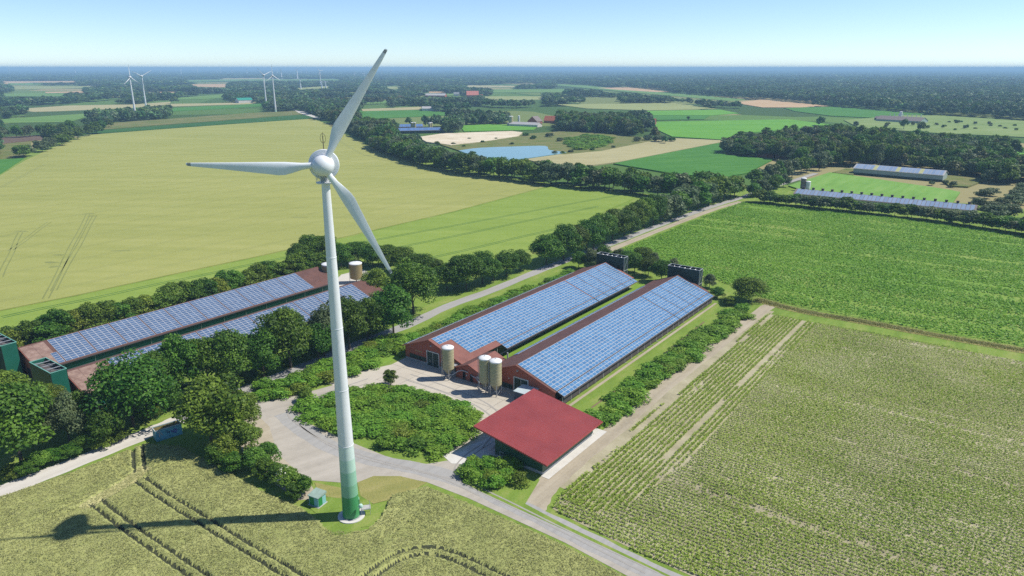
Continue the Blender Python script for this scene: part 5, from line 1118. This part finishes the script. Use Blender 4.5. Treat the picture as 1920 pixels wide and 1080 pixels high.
# ================================================================== TREES AND SHRUBS
def crown_arrays(seed, R, Hc, z0, lobes, leaves, size, flat=0.0, irregular=0.25, top=1.0):
    """leaves spread over the shells of many clumps filling an uneven ellipsoid"""
    g = np.random.default_rng(seed)
    d = g.normal(size=(lobes, 3)); d /= np.linalg.norm(d, axis=1, keepdims=True); d[:, 2] = np.where(d[:, 2] < -0.55, -d[:, 2], d[:, 2])
    rad = g.uniform(0.45, 0.80, lobes)[:, None] * (1 + irregular * g.normal(size=(lobes, 1)))
    c = d * rad * np.array([R, R, Hc / 2]); c[:, 2] += z0 + Hc / 2
    c[:, :2] *= (1.0 - 0.45 * np.clip((c[:, 2:3] - z0 - Hc * 0.55) / (Hc * 0.45), 0, 1) * top)
    lr = g.uniform(0.24, 0.42, lobes) * R
    n_l = np.maximum(4, (leaves * lr ** 2 / (lr ** 2).sum()).astype(int)); idx = np.repeat(np.arange(lobes), n_l); n = len(idx)
    q = g.normal(size=(n, 3)); q[:, 2] += 0.35; q /= np.linalg.norm(q, axis=1, keepdims=True)
    rr = g.uniform(0.72, 1.08, n)
    C = c[idx] + q * (lr[idx] * rr)[:, None] * np.array([1, 1, 0.85])
    N = q + 0.75 * g.normal(size=(n, 3)) * 0.8; N[:, 2] += 0.25
    S = g.uniform(0.7, 1.3, n) * size
    lob_t = g.uniform(-0.32, 0.32, lobes)
    t = np.clip(0.45 + lob_t[idx] + g.normal(0, 0.2, n), 0, 1)
    return C, N, S, t
def crown_mesh(name, mat, *a, **k):
    C, N, S, t = crown_arrays(*a, **k); return leaf_mesh(name, C, N, S, mat, t, 0.62)
def trunk_mesh(seed, h, r, limbs=6, spread=2.6, topz=8.0):
    g = random.Random(seed); mb = MB(); p = [(0, 0, -0.3), (g.uniform(-.1, .1), g.uniform(-.1, .1), h * 0.5), (g.uniform(-.3, .3), g.uniform(-.3, .3), h), (g.uniform(-.5, .5), g.uniform(-.5, .5), topz)]
    mb.tube(p, r, 'bark', 7, r * 0.3)
    for k in range(limbs):
        a = 2 * math.pi * k / limbs + g.uniform(-.4, .4); z = h * g.uniform(0.75, 1.2); s = spread * g.uniform(0.7, 1.1)
        mb.tube([(0, 0, z), (s * 0.5 * math.cos(a), s * 0.5 * math.sin(a), z + s * 0.55), (s * math.cos(a), s * math.sin(a), z + s * 1.2)], r * 0.42, 'bark', 5, r * 0.1)
    return mb.mesh('trunk')
# nominal tree: 12 m tall, crown radius 4.6 m
NEAR = [crown_mesh('crown', mt, 100 + k, R, Hc, z0, lb, 13000, 0.25, irregular=ir, top=tp) for k, (mt, R, Hc, z0, lb, ir, tp) in enumerate([('leaf_oak', 5.2, 10.6, 1.2, 70, 0.14, 0.55), ('leaf_oak', 5.0, 10.8, 1.0, 76, 0.18, 0.7), ('leaf_oak', 5.5, 10.4, 1.3, 70, 0.16, 0.4), ('leaf_fresh', 4.9, 10.8, 0.9, 66, 0.2, 0.7), ('leaf_grey', 4.5, 11.0, 0.8, 68, 0.18, 0.8), ('leaf_oak', 5.0, 11.0, 0.6, 72, 0.18, 0.6)])]
MID = [crown_mesh('crown', mt, 200 + k, R, Hc, z0, 48, 2100, 0.62, irregular=0.2, top=tp) for k, (mt, R, Hc, z0, tp) in enumerate([('leaf_oak', 5.2, 11.0, 0.6, 0.55), ('leaf_oak', 5.1, 11.2, 0.5, 0.75), ('leaf_grey', 5.2, 10.9, 0.6, 0.5), ('leaf_linden', 4.6, 10.0, 1.8, 0.45)])]
FAR = [crown_mesh('crown', 'leaf_distant', 300 + k, 4.6, 10.4, 1.4, 22, 260, 1.45, irregular=0.2, top=tp) for k, tp in enumerate((0.6, 0.9, 1.2))]
PINE = crown_mesh('crown', 'leaf_distant', 320, 3.6, 11.0, 1.0, 22, 240, 1.25, irregular=0.15, top=1.9)
HEDGE = [crown_mesh('crown', mt, 340 + k, 4.4, 11.2, 0.3, 60, 7000, 0.32, irregular=0.2, top=0.9) for k, mt in enumerate(('leaf_oak', 'leaf_fresh', 'leaf_oak'))]
TRUNKS = [trunk_mesh(k, 3.2, 0.34) for k in range(4)]
TREES = []
def tree(x, y, h, w, mesh, label, group, name='broadleaf_tree'):
    r = empty(name, (x, y, 0), random.uniform(0, 6.28)); s = h / 12.0; q = w * 1.15 / 10.2
    t = link('trunk', random.choice(TRUNKS), r); t.scale = (min(q, s) * 0.9, min(q, s) * 0.9, s)
    c = link('crown', mesh, r); c.scale = (q * random.uniform(0.94, 1.06), q * random.uniform(0.94, 1.06), s)
    tag(r, label, 'tree', group); TREES.append((x, y)); return r
def along(px, n, jit=1.0):
    L = smooth_line(GP(px), 8); L = np.array(L); d = np.r_[0, np.cumsum(np.linalg.norm(np.diff(L, axis=0), axis=1))]
    t = (np.arange(n) + 0.5) / n * d[-1] + rng.uniform(-0.25, 0.25, n) * d[-1] / n
    return np.column_stack([np.interp(t, d, L[:, 0]), np.interp(t, d, L[:, 1])]) + rng.normal(0, jit, (n, 2))
def pick(y, near=330): return random.choice(NEAR[:3] + [NEAR[5]]) if y < near else random.choice(MID[:3])

# big oaks between the lane and the left barns (each its own place, height and spread)
BIG = [(42, 872, 15.5, 12.5, 0, 'broad dark oak at the left edge above the gravel lane'), (100, 812, 10.5, 7, 3, 'light green tree just right of the left edge oak'), (132, 838, 10.5, 6.5, 4, 'slim grey green tree between the left edge oak and the next big oak'),
       (165, 812, 9, 6, 3, 'small yellow green tree beside the slim grey tree'), (250, 800, 14.5, 13, 2, 'big round oak right of the teal vent tower'), (205, 835, 7.5, 6, 5, 'low dark tree under the big round oak'), (345, 742, 14, 9.5, 1, 'oak in front of the far left barn roof, second big crown from the vent tower'),
       (440, 726, 13.5, 10, 0, 'spreading oak in the middle of the row before the left barns'), (545, 690, 15.5, 11, 5, 'tallest oak left of the turbine tower, before the left barns'), (608, 668, 12.5, 8, 4, 'grey green oak partly behind the turbine tower'), (655, 655, 14, 10.5, 0, 'oak just right of the turbine tower'),
       (738, 628, 13.5, 11, 1, 'dark round oak right of the tower, nearest the lane bend'), (775, 588, 15.5, 12.5, 2, 'very broad oak below the lowest blade tip'), (705, 560, 9.5, 8, 3, 'lighter tree at the end of the left barns'),
       (300, 758, 12, 9, 5, 'oak filling the gap right of the big round oak'), (392, 735, 12.5, 9, 0, 'oak between the second and the spreading oak'), (495, 708, 12, 9, 1, 'oak left of the tallest oak before the left barns'), (598, 676, 10, 8, 0, 'low oak at the left foot of the turbine tower'), (690, 640, 12, 9, 5, 'oak between the tower and the dark round oak'), (20, 800, 12, 11, 3, 'light green tree below the teal tower at the left edge'), (70, 830, 12, 9, 1, 'oak right behind the left edge oak'),
       (398, 832, 13.5, 13, 5, 'large dark tree beside the painted container'), (455, 815, 9, 7.5, 3, 'light green tree above the gravel drive'), (300, 772, 8, 7, 1, 'smaller oak behind the container beside the gravel lane')]
for u, v, h, w, k, lb in BIG: tree(*G(u, v), h * 1.18, w * 1.2, NEAR[k], lb, 'oaks along the farm lane')
for i, (x, y) in enumerate(along([(10, 905), (120, 862), (230, 822)], 9, 0.5)): tree(x, y, random.uniform(3, 4.5), random.uniform(4, 5.5), random.choice(HEDGE), 'low leafy undergrowth tree at the edge of the gravel lane', 'undergrowth by the gravel lane', 'small_tree')
for x, y in along([(250, 806), (330, 770), (440, 728), (540, 690), (640, 650), (720, 622)], 22, 0.8): tree(x - 1.5, y + 2.5, random.uniform(2.6, 4.2), random.uniform(4.5, 6.5), random.choice(HEDGE), 'low leafy undergrowth beneath the lane oaks', 'undergrowth beneath the lane oaks', 'small_tree')
# light shrubs running down to the turbine hut
for _i, (u, v, h, w, k) in enumerate(sorted(((425, 862, 7, 6, 1), (462, 850, 8, 6.5, 1), (480, 880, 5.5, 5.5, 1), (500, 900, 5, 5, 0), (520, 905, 4.8, 4.6, 1), (545, 918, 5.2, 5, 1), (572, 930, 4.5, 3.6, 2), (505, 870, 5.5, 5, 1), (440, 885, 4.5, 5, 0), (410, 872, 5, 5, 2), (555, 935, 3.6, 4, 0)))):
    tree(*G(u, v), h, w, HEDGE[k], 'leafy young tree in the thicket above the turquoise hut, %s from the left' % ORD(_i + 1), 'thicket beside the wheat', 'small_tree')
el = G(540, 912)
n = 90; q = rng.normal(size=(n, 3)); q /= np.linalg.norm(q, axis=1, keepdims=True); q[:, 2] = np.abs(q[:, 2])
tag(link('elder_blossom', leaf_mesh('elder_blossom', np.column_stack([el[0] + q[:, 0] * 2.0, el[1] - 1.0 + q[:, 1] * 2.0, 2.4 + q[:, 2] * 2.6]), q, rng.uniform(0.1, 0.22, n), 'flower_white', rng.random(n), 0.8)), 'white elder blossom on the bush above the hut', 'blossom', None, 'stuff')
# tall hedge behind the left barns
for i in range(34):
    w_ = -96 + 4.3 * i; x, y = Wp(-92.0 + random.uniform(-1.5, 1.5), w_)
    tree(x, y, random.uniform(8.5, 11.5), random.uniform(8.5, 10.5), random.choice(HEDGE), 'bushy tree in the tall hedge behind the left barns', 'tall hedge behind the left barns')
for i in range(12):
    x, y = Wp(-98 + random.uniform(-1.5, 1.5), -100 + 5.0 * i); tree(x, y, random.uniform(7, 9), random.uniform(8, 10), random.choice(HEDGE), 'bushy tree on the field side of the tall hedge', 'tall hedge behind the left barns')
for _i, (u, v, h, w) in enumerate(sorted(((640, 500, 10, 11), (672, 494, 9.5, 11), (700, 500, 10, 11), (728, 500, 9.5, 10), (755, 512, 11, 11), (790, 522, 10, 11), (815, 520, 8, 9), (585, 490, 12, 11), (560, 500, 10, 9), (610, 488, 11, 11)))):
    tree(*G(u, v), h, w, random.choice(NEAR[:2]), 'oak in the clump round the ochre silos, %s from the left' % ORD(_i + 1), 'oaks round the ochre silos')
for _i, (u, v, h, w, k) in enumerate(sorted(((838, 545, 11, 10, 5), (875, 545, 14, 13, 0), (905, 532, 13, 11, 1), (950, 518, 10.5, 10, 2), (975, 508, 9, 8, 1), (858, 538, 10, 10, 0), (925, 527, 9, 9, 5)))):
    tree(*G(u, v), h, w, NEAR[k], 'oak between green cereal and road bend, %s from the left' % ORD(_i + 1), 'oaks at the road bend')
# avenue along the road
for i, (x, y) in enumerate(along([(1012, 500), (1060, 488), (1105, 470), (1180, 440), (1260, 408), (1330, 382), (1385, 366)], 24, 0.8)):
    tree(x, y, random.uniform(13, 16.5), random.uniform(11.5, 14), pick(y, 380), 'dense oak left of the straight road, %s from the near end of its row' % ORD(i + 1), 'oak row along the road')
for i, (x, y) in enumerate(along([(1400, 355), (1440, 345), (1480, 332), (1530, 318)], 9, 1.5)):
    tree(x, y, random.uniform(12, 15), random.uniform(9, 11), pick(y, 380), 'oak beyond the beet field corner, %s from the road crossing' % ORD(i + 1), 'oak row along the road')
for i, (x, y) in enumerate(along([(1402, 372), (1440, 362), (1475, 348)], 5, 0.6)):
    tree(x, y, random.uniform(9, 12), random.uniform(7, 9), pick(y, 380), 'oak on the right roadside at the beet field corner, %s from the near end' % ORD(i + 1), 'oaks at the beet field corner')
# trees behind the vent towers, round tree at the ditch
for _i, (u, v, h, w, k) in enumerate(sorted(((1205, 498, 8, 9, 0), (1175, 500, 7, 8, 1), (1108, 505, 8.5, 7, 4), (1128, 497, 9, 7, 5), (1085, 502, 7, 6, 1), (1160, 495, 6.5, 7, 4), (1190, 510, 8.5, 8, 5), (1215, 518, 8, 7, 2), (1240, 528, 9, 8, 0), (1262, 512, 6, 6, 4), (1225, 505, 7, 6, 4), (1330, 540, 5.5, 5, 4), (1345, 558, 4, 5, 1)))):
    tree(*G(u, v), h, w, NEAR[k], 'tree in the dark clump behind the vent towers, %s from the left' % ORD(_i + 1), 'trees behind the vent towers')
tree(*G(1404, 566), 9.0, 10.5, NEAR[2], 'lone round dark tree at the end of the ditch', None)
tree(*G(1368, 572), 3.4, 5, HEDGE[0], 'low bush between the solar barn end and the lone round tree', None, 'small_tree')
tree(*G(732, 722), 4.6, 4.0, HEDGE[0], 'small dark tree on the corner of the shrub island by the yard', None, 'small_tree')
tree(*G(575, 752), 4.4, 3.6, HEDGE[1], 'sapling at the left tip of the shrub island', None, 'small_tree')
# belt of trees crossing the middle distance (near stretch as single trees)
for i, (x, y) in enumerate(along([(1330, 366), (1285, 370), (1220, 367), (1130, 357), (1040, 347), (960, 338), (880, 328), (800, 311), (740, 292), (700, 277)], 62, 1.5)):
    tree(x, y, random.uniform(12.5, 16.5), random.uniform(12.5, 15.5), random.choice(MID[:3]), 'tree in the dark belt behind the cereal fields', 'tree belt behind the cereal fields')
for i, (x, y) in enumerate(along([(1350, 357), (1220, 358), (1040, 339), (880, 321), (760, 292)], 30, 2)):
    tree(x, y, random.uniform(13, 16), random.uniform(10, 12), random.choice(MID[:3]), 'tree in the second rank of the dark belt', 'tree belt behind the cereal fields')
# hedge in front of the vented barn and scrub at the right edge
for i, (x, y) in enumerate(along([(1428, 380), (1500, 388), (1600, 398), (1700, 408), (1790, 420), (1870, 432), (1950, 446)], 34, 0.8)):
    tree(x, y, random.uniform(6.2, 8.6), random.uniform(8.5, 11), random.choice(MID[:3]), 'small tree in the hedge before the vented solar barn', 'hedge before the vented barn', 'small_tree')
for i in range(30):
    u, v = random.uniform(1815, 1990), random.uniform(362, 425)
    if v > 395 and u < 1840: continue
    tree(*G(u, v), random.uniform(5, 8), random.uniform(7, 10), MID[2], 'grey green willow scrub tree at the right edge', 'willow scrub at the right edge', 'small_tree')
for u, v, h in ((1747, 347, 3), (1786, 351, 4.5), (1772, 345, 3)): tree(*G(u, v), h, 4, MID[2], 'small grey bush at the corner of the pale green barn', 'bushes at the pale barn', 'small_tree')
for i, (x, y) in enumerate(along([(45, 300), (90, 281), (140, 262), (180, 250), (208, 238)], 15, 3)): tree(x, y, random.uniform(11, 15), random.uniform(11, 14), random.choice(MID[:3]), 'tree at the far left cereal field corner, %s from the near end of its row' % ORD(i + 1), 'trees at the cereal field corner')
for i, (x, y) in enumerate(along([(-20, 262), (60, 257), (110, 252), (140, 248)], 11, 3)): tree(x, y, random.uniform(12, 16), random.uniform(11, 14), random.choice(MID[:3]), 'tree in the short row above the brown field, %s from the left' % ORD(i + 1), 'trees above the brown field')
for i, (x, y) in enumerate(along([(556, 197), (620, 197), (690, 196), (760, 194)], 24, 3)): tree(x, y, random.uniform(15, 18), random.uniform(12, 15), MID[3], 'round pale tree of the distant avenue, %s from the left' % ORD(i + 1), 'avenue of round trees', 'avenue_tree')
print('individual trees', len(TREES))

pb = GP([(1600, 236), (1690, 232), (1780, 226), (1915, 236), (1915, 252), (1760, 244), (1640, 240)]); PB = np.array(pb); nb = 0
while nb < 30:
    x, y = random.uniform(PB[:, 0].min(), PB[:, 0].max()), random.uniform(PB[:, 1].min(), PB[:, 1].max())
    if inpoly(np.array([[x, y]]), pb)[0]: tree(x, y, random.uniform(2.5, 6), random.uniform(3.5, 6), random.choice(MID[:3]), 'small lone bush dotted over the far pasture', 'bushes in the pasture', 'small_tree'); nb += 1
for u, v, h in ((820, 272, 4), (850, 272, 3), (905, 268, 3), (880, 262, 2.5), (930, 262, 2.5), (985, 256, 5), (1000, 262, 5), (1030, 258, 6), (1050, 266, 5), (1075, 270, 5), (1040, 288, 3), (1055, 289, 3), (1070, 287, 3.5), (1110, 283, 3), (1150, 278, 3), (960, 272, 3), (870, 276, 2.5), (1130, 268, 5), (1215, 264, 7), (1195, 266, 6), (1235, 267, 8), (1260, 266, 6)):
    tree(*G(u, v), h, h * 1.5, random.choice(MID[:3]), 'bush on the rough ground round the pond and sand pit', 'bushes round the pond', 'small_tree')
# ---- shrubs
SHRUB = [crown_mesh('shrub', mt, 400 + k, 1.5, 2.1, -0.25, 26, 1500, 0.135, irregular=0.25, top=0.8) for k, mt in enumerate(('leaf_shrub', 'leaf_shrub', 'leaf_shrub', 'leaf_fresh'))]
nsh = 0
def shrubs(px, step, h0, h1, label, group, sc=1.0, world=None):
    global nsh
    poly = world or GP(px); P = np.array(poly); x0, y0 = P.min(0); x1, y1 = P.max(0)
    A, B = np.meshgrid(np.arange(x0, x1, step), np.arange(y0, y1, step)); Q = np.stack([A.ravel(), B.ravel()], 1); Q += rng.uniform(-0.45, 0.45, Q.shape) * step; Q = Q[inpoly(Q, poly)]
    for x, y in Q:
        o = link('shrub', random.choice(SHRUB if random.random() < 0.3 else SHRUB[:3])); o.location = (x, y, 0); s = step / 1.85 * sc * random.uniform(0.9, 1.3); o.scale = (s, s, random.uniform(h0, h1) / 1.9); o.rotation_euler = (0, 0, random.uniform(0, 6.28))
        tag(o, label, 'shrub', group); nsh += 1
island = smooth_line([(556, 768), (600, 752), (650, 738), (700, 730), (760, 736), (820, 752), (880, 772), (894, 790), (880, 815), (845, 842), (800, 856), (740, 848), (660, 818), (590, 792), (556, 768)], 4)
shrubs(island, 3.1, 1.3, 2.4, 'bright green shrub in the planted island between drive and yard', 'shrubs on the island', 1.2)
shrubs([(480, 748), (500, 722), (560, 706), (640, 676), (700, 648), (745, 632), (752, 645), (715, 668), (690, 690), (640, 712), (560, 738), (500, 752)], 3.0, 1.5, 2.8, 'bright green shrub in the strip between lane and drive, left of the yard', 'shrubs left of the yard', 1.2)
shrubs(None, 3.0, 1.6, 2.8, 'bright green shrub in the hedge between the road and the left long barn', 'shrubs between road and barn', 1.3, world=[Wp(-9.5, -2), Wp(-3.2, -2), Wp(-3.2, 96), Wp(-7.0, 108), Wp(-10, 60)])
shrubs(None, 3.0, 1.5, 2.7, 'green shrub in the hedge between solar barn and sandy track', 'shrubs along the sandy track', 1.35, world=[Wp(61.2, -3), Wp(66.5, -5), Wp(67.6, 40), Wp(67.6, 99), Wp(62.6, 99), Wp(61.5, 50)])
shrubs([(868, 885), (880, 868), (925, 866), (985, 880), (985, 905), (930, 915), (880, 905)], 2.2, 1.6, 2.4, 'green shrub in the small patch before the red roofed shed', 'shrubs before the shed', 1.2)
shrubs([(1065, 262), (1100, 256), (1150, 262), (1120, 278), (1070, 284)], 11, 3, 5, 'low grey green bush on the bank behind the pond', 'bushes behind the pond')
print('shrubs', nsh)

# ---- woods of the middle and far distance: one mass
def px_of(P, z):
    w = P[:, 1] * cp - (z - CAMH) * sp; up = P[:, 1] * sp + (z - CAMH) * cp
    return np.column_stack([960 + FPX * P[:, 0] / w, 540 - FPX * up / w])
def clear_of(P, hgt):
    k = np.ones(len(P), bool)
    for f in (0.0, 0.3, 0.65, 0.95):
        U = px_of(P, hgt * f)
        for poly in VIS: k &= ~inpoly(U, poly)
    return k
def polar(r0, r1, smin, coef, th=math.radians(39)):
    out = []; r = r0
    while r < r1:
        s = max(smin, coef * r); n = int(2 * th * r / s); t = -th + (np.arange(n) + rng.random(n)) * s / r
        rr = r + rng.uniform(-0.5, 0.5, n) * s; out.append(np.column_stack([rr * np.sin(t), rr * np.cos(t), np.full(n, s)])); r += s * 0.9
    return np.concatenate(out)
def mass(name, P, S, H, idx, protos, label, cat):
    me = bpy.data.meshes.new(name); me.vertices.add(len(P)); me.vertices.foreach_set('co', np.column_stack([P, np.zeros(len(P))]).astype(np.float32).ravel())
    a = me.attributes.new('scl', 'FLOAT_VECTOR', 'POINT'); a.data.foreach_set('vector', np.column_stack([S, S, H]).astype(np.float32).ravel())
    a = me.attributes.new('rotz', 'FLOAT_VECTOR', 'POINT'); a.data.foreach_set('vector', np.column_stack([np.zeros((len(P), 2)), rng.uniform(0, 6.28, len(P))]).astype(np.float32).ravel())
    a = me.attributes.new('idx', 'INT', 'POINT'); a.data.foreach_set('value', idx.astype(np.int32))
    o = tag(link(name, me), label, cat, None, 'stuff')
    ng = bpy.data.node_groups.new(name, 'GeometryNodeTree')
    ng.interface.new_socket('Geometry', in_out='INPUT', socket_type='NodeSocketGeometry'); ng.interface.new_socket('Geometry', in_out='OUTPUT', socket_type='NodeSocketGeometry')
    gi = ng.nodes.new('NodeGroupInput'); go = ng.nodes.new('NodeGroupOutput'); ip = ng.nodes.new('GeometryNodeInstanceOnPoints'); jn = ng.nodes.new('GeometryNodeJoinGeometry')
    for p_ in protos[::-1]:
        oi = ng.nodes.new('GeometryNodeObjectInfo'); oi.inputs['Object'].default_value = p_; oi.transform_space = 'ORIGINAL'; oi.inputs['As Instance'].default_value = False
        gt = ng.nodes.new('GeometryNodeGeometryToInstance'); ng.links.new(oi.outputs['Geometry'], gt.inputs[0]); ng.links.new(gt.outputs[0], jn.inputs[0])
    def attr(nm, tp):
        n_ = ng.nodes.new('GeometryNodeInputNamedAttribute'); n_.data_type = tp; n_.inputs['Name'].default_value = nm; return n_.outputs['Attribute']
    e2r = ng.nodes.new('FunctionNodeEulerToRotation'); ng.links.new(attr('rotz', 'FLOAT_VECTOR'), e2r.inputs[0])
    ng.links.new(gi.outputs[0], ip.inputs['Points']); ng.links.new(jn.outputs[0], ip.inputs['Instance']); ip.inputs['Pick Instance'].default_value = True
    ng.links.new(attr('idx', 'INT'), ip.inputs['Instance Index']); ng.links.new(e2r.outputs[0], ip.inputs['Rotation']); ng.links.new(attr('scl', 'FLOAT_VECTOR'), ip.inputs['Scale'])
    ng.links.new(ip.outputs[0], go.inputs[0])
    md = o.modifiers.new('wood', 'NODES'); md.node_group = ng
    return o
# a few single far trees that the photo shows standing alone; they also carry the far crown shapes
far_proto = []
for u, v, h, mesh, lb in ((1327 - 100, 262, 15, MID[3], 'round linden on a bare trunk at the pond meadow'), (1247, 270, 9, FAR[0], 'small tree at the right end of the pond shrubs'), (1290, 226, 7, FAR[1], 'single round bush on the field line right of the pond trees'), (1694, 243, 14, FAR[2], 'pointed tree in the pasture below the brown roofed barn'), (1725, 247, 13, MID[1], 'round tree in the pasture right of the pointed one'), (1660, 243, 8, PINE, 'small conical tree in the pasture'), (1900, 292, 15, MID[0], 'round park tree at the right edge'), (1604, 239, 9, MID[2], 'small tree at the left end of the pasture')):
    r = tree(*G(u, v), h, h * 0.75, mesh, lb, None); far_proto.append(r.children[1] if r.children[1].name.startswith('crown') else r.children[0])
pF = [far_proto[1], far_proto[2], far_proto[3], far_proto[5]]; pM = [far_proto[6], far_proto[4], far_proto[7], far_proto[0]]
# (a) woods between 430 m and 900 m: park wood at the right, trees round pond and farm, belt going away to the left
WR = GP([(1352, 294), (1440, 301), (1475, 300), (1500, 318), (1580, 312), (1600, 312), (1770, 326), (1860, 345), (1990, 350), (1990, 270), (1840, 272), (1750, 268), (1640, 266), (1560, 262), (1470, 266), (1400, 262), (1348, 280)])
WP = GP([(1010, 262), (1085, 262), (1150, 262), (1180, 256), (1250, 262), (1262, 246), (1240, 236), (1170, 224), (1050, 218), (830, 232), (690, 240), (600, 215), (560, 200), (640, 190), (900, 190), (1030, 205), (1200, 212), (1238, 240), (1180, 258)])
WQ = GP([(1020, 264), (1105, 266), (1190, 262), (1200, 255), (1180, 228), (1050, 224), (1015, 244)])
WB = GP([(560, 200), (590, 212), (700, 272), (760, 297), (800, 303), (770, 280), (735, 252), (690, 236), (600, 205)])
P = polar(420, 1250, 9.0, 0.0105); h = 12 + 6 * vnoise(P, 60, 41)
k = (inpoly(P, WR) | inpoly(P, WQ) | inpoly(P, WB)); P1, h1 = P[k], h[k] * 1.05
k = clear_of(P1, h1 * 0.92); P1, h1 = P1[k], h1[k]
s1 = np.maximum(P1[:, 2] * 1.3, 11.5) / 10.2 * rng.uniform(0.75, 1.45, len(P1))
mass('park_woods', P1[:, :2], s1, h1 / 12 * rng.uniform(0.65, 1.2, len(P1)), rng.choice(4, len(P1), p=[0.36, 0.32, 0.22, 0.10]), pM, 'mixed woods round the pond, the park and the field barns', 'woods')
# (b) hedgerows, copses and pine forest out to the horizon
P = polar(640, 26000, 9.0, 0.0085)
PX = px_of(P, 0.0)
forest = GP([(1028, 156), (1100, 148), (1180, 145), (2000, 148), (2000, 232), (1760, 216), (1560, 201), (1430, 189), (1300, 178), (1180, 166), (1100, 160)])
inf = inpoly(P, forest)
hg = np.where(inf, 17, 12.5) + 4 * vnoise(P, 90, 51) + np.clip(P[:, 1] / 26000, 0, 1) * 6
far_f = np.clip((P[:, 1] - 2500) / 4500, 0, 1)
ridge = np.minimum(np.abs(vnoise(P * np.array([1, 0.55, 1]), 260, 52) - 0.5), np.abs(vnoise(P * np.array([0.8, 0.5, 1]), 420, 57) - 0.5))
wood = 0.55 * vnoise(P, 330, 53) + 0.45 * vnoise(P, 110, 54)
keep = inf | (ridge < 0.045 + 0.05 * far_f) | (wood > 0.56 - 0.26 * far_f)
hg = np.where(~inf & (wood < 0.5), hg * 0.8, hg)
keep &= ~(inpoly(P, WR) | inpoly(P, near_poly)) & (PX[:, 0] > -40) & (PX[:, 0] < 1960)
P, hg, inf = P[keep], hg[keep], inf[keep]
k = clear_of(P, hg); P, hg, inf = P[k], hg[k], inf[k]
s2 = P[:, 2] * rng.uniform(1.0, 1.45, len(P)) / 9.2
ix = np.where(inf & (rng.random(len(P)) < 0.7), 3, rng.integers(0, 3, len(P)))
mass('distant_woods', P[:, :2], s2, hg / 12 * rng.uniform(0.8, 1.15, len(P)), ix, pF, 'hedgerows, copses and pine forest stretching to the horizon', 'woods')
print('wood points', len(P1), len(P))

# ------------------------------------------------------------------ air
m, nt, b = new_mat('haze_air'); nt.nodes.remove(b)
pv = nt.nodes.new('ShaderNodeVolumePrincipled'); pv.inputs['Color'].default_value = (0.46, 0.75, 1.0, 1); pv.inputs['Density'].default_value = 0.00014; pv.inputs['Anisotropy'].default_value = 0.0
nt.links.new(pv.outputs[0], nt.nodes['Material Output'].inputs['Volume'])
hz_o = tag(MB().box(-46000, 46000, -4000, 61000, -1.5, 100.0, 'haze_air').obj('haze'), 'pale summer haze lying over the plain', 'haze', None, 'stuff')
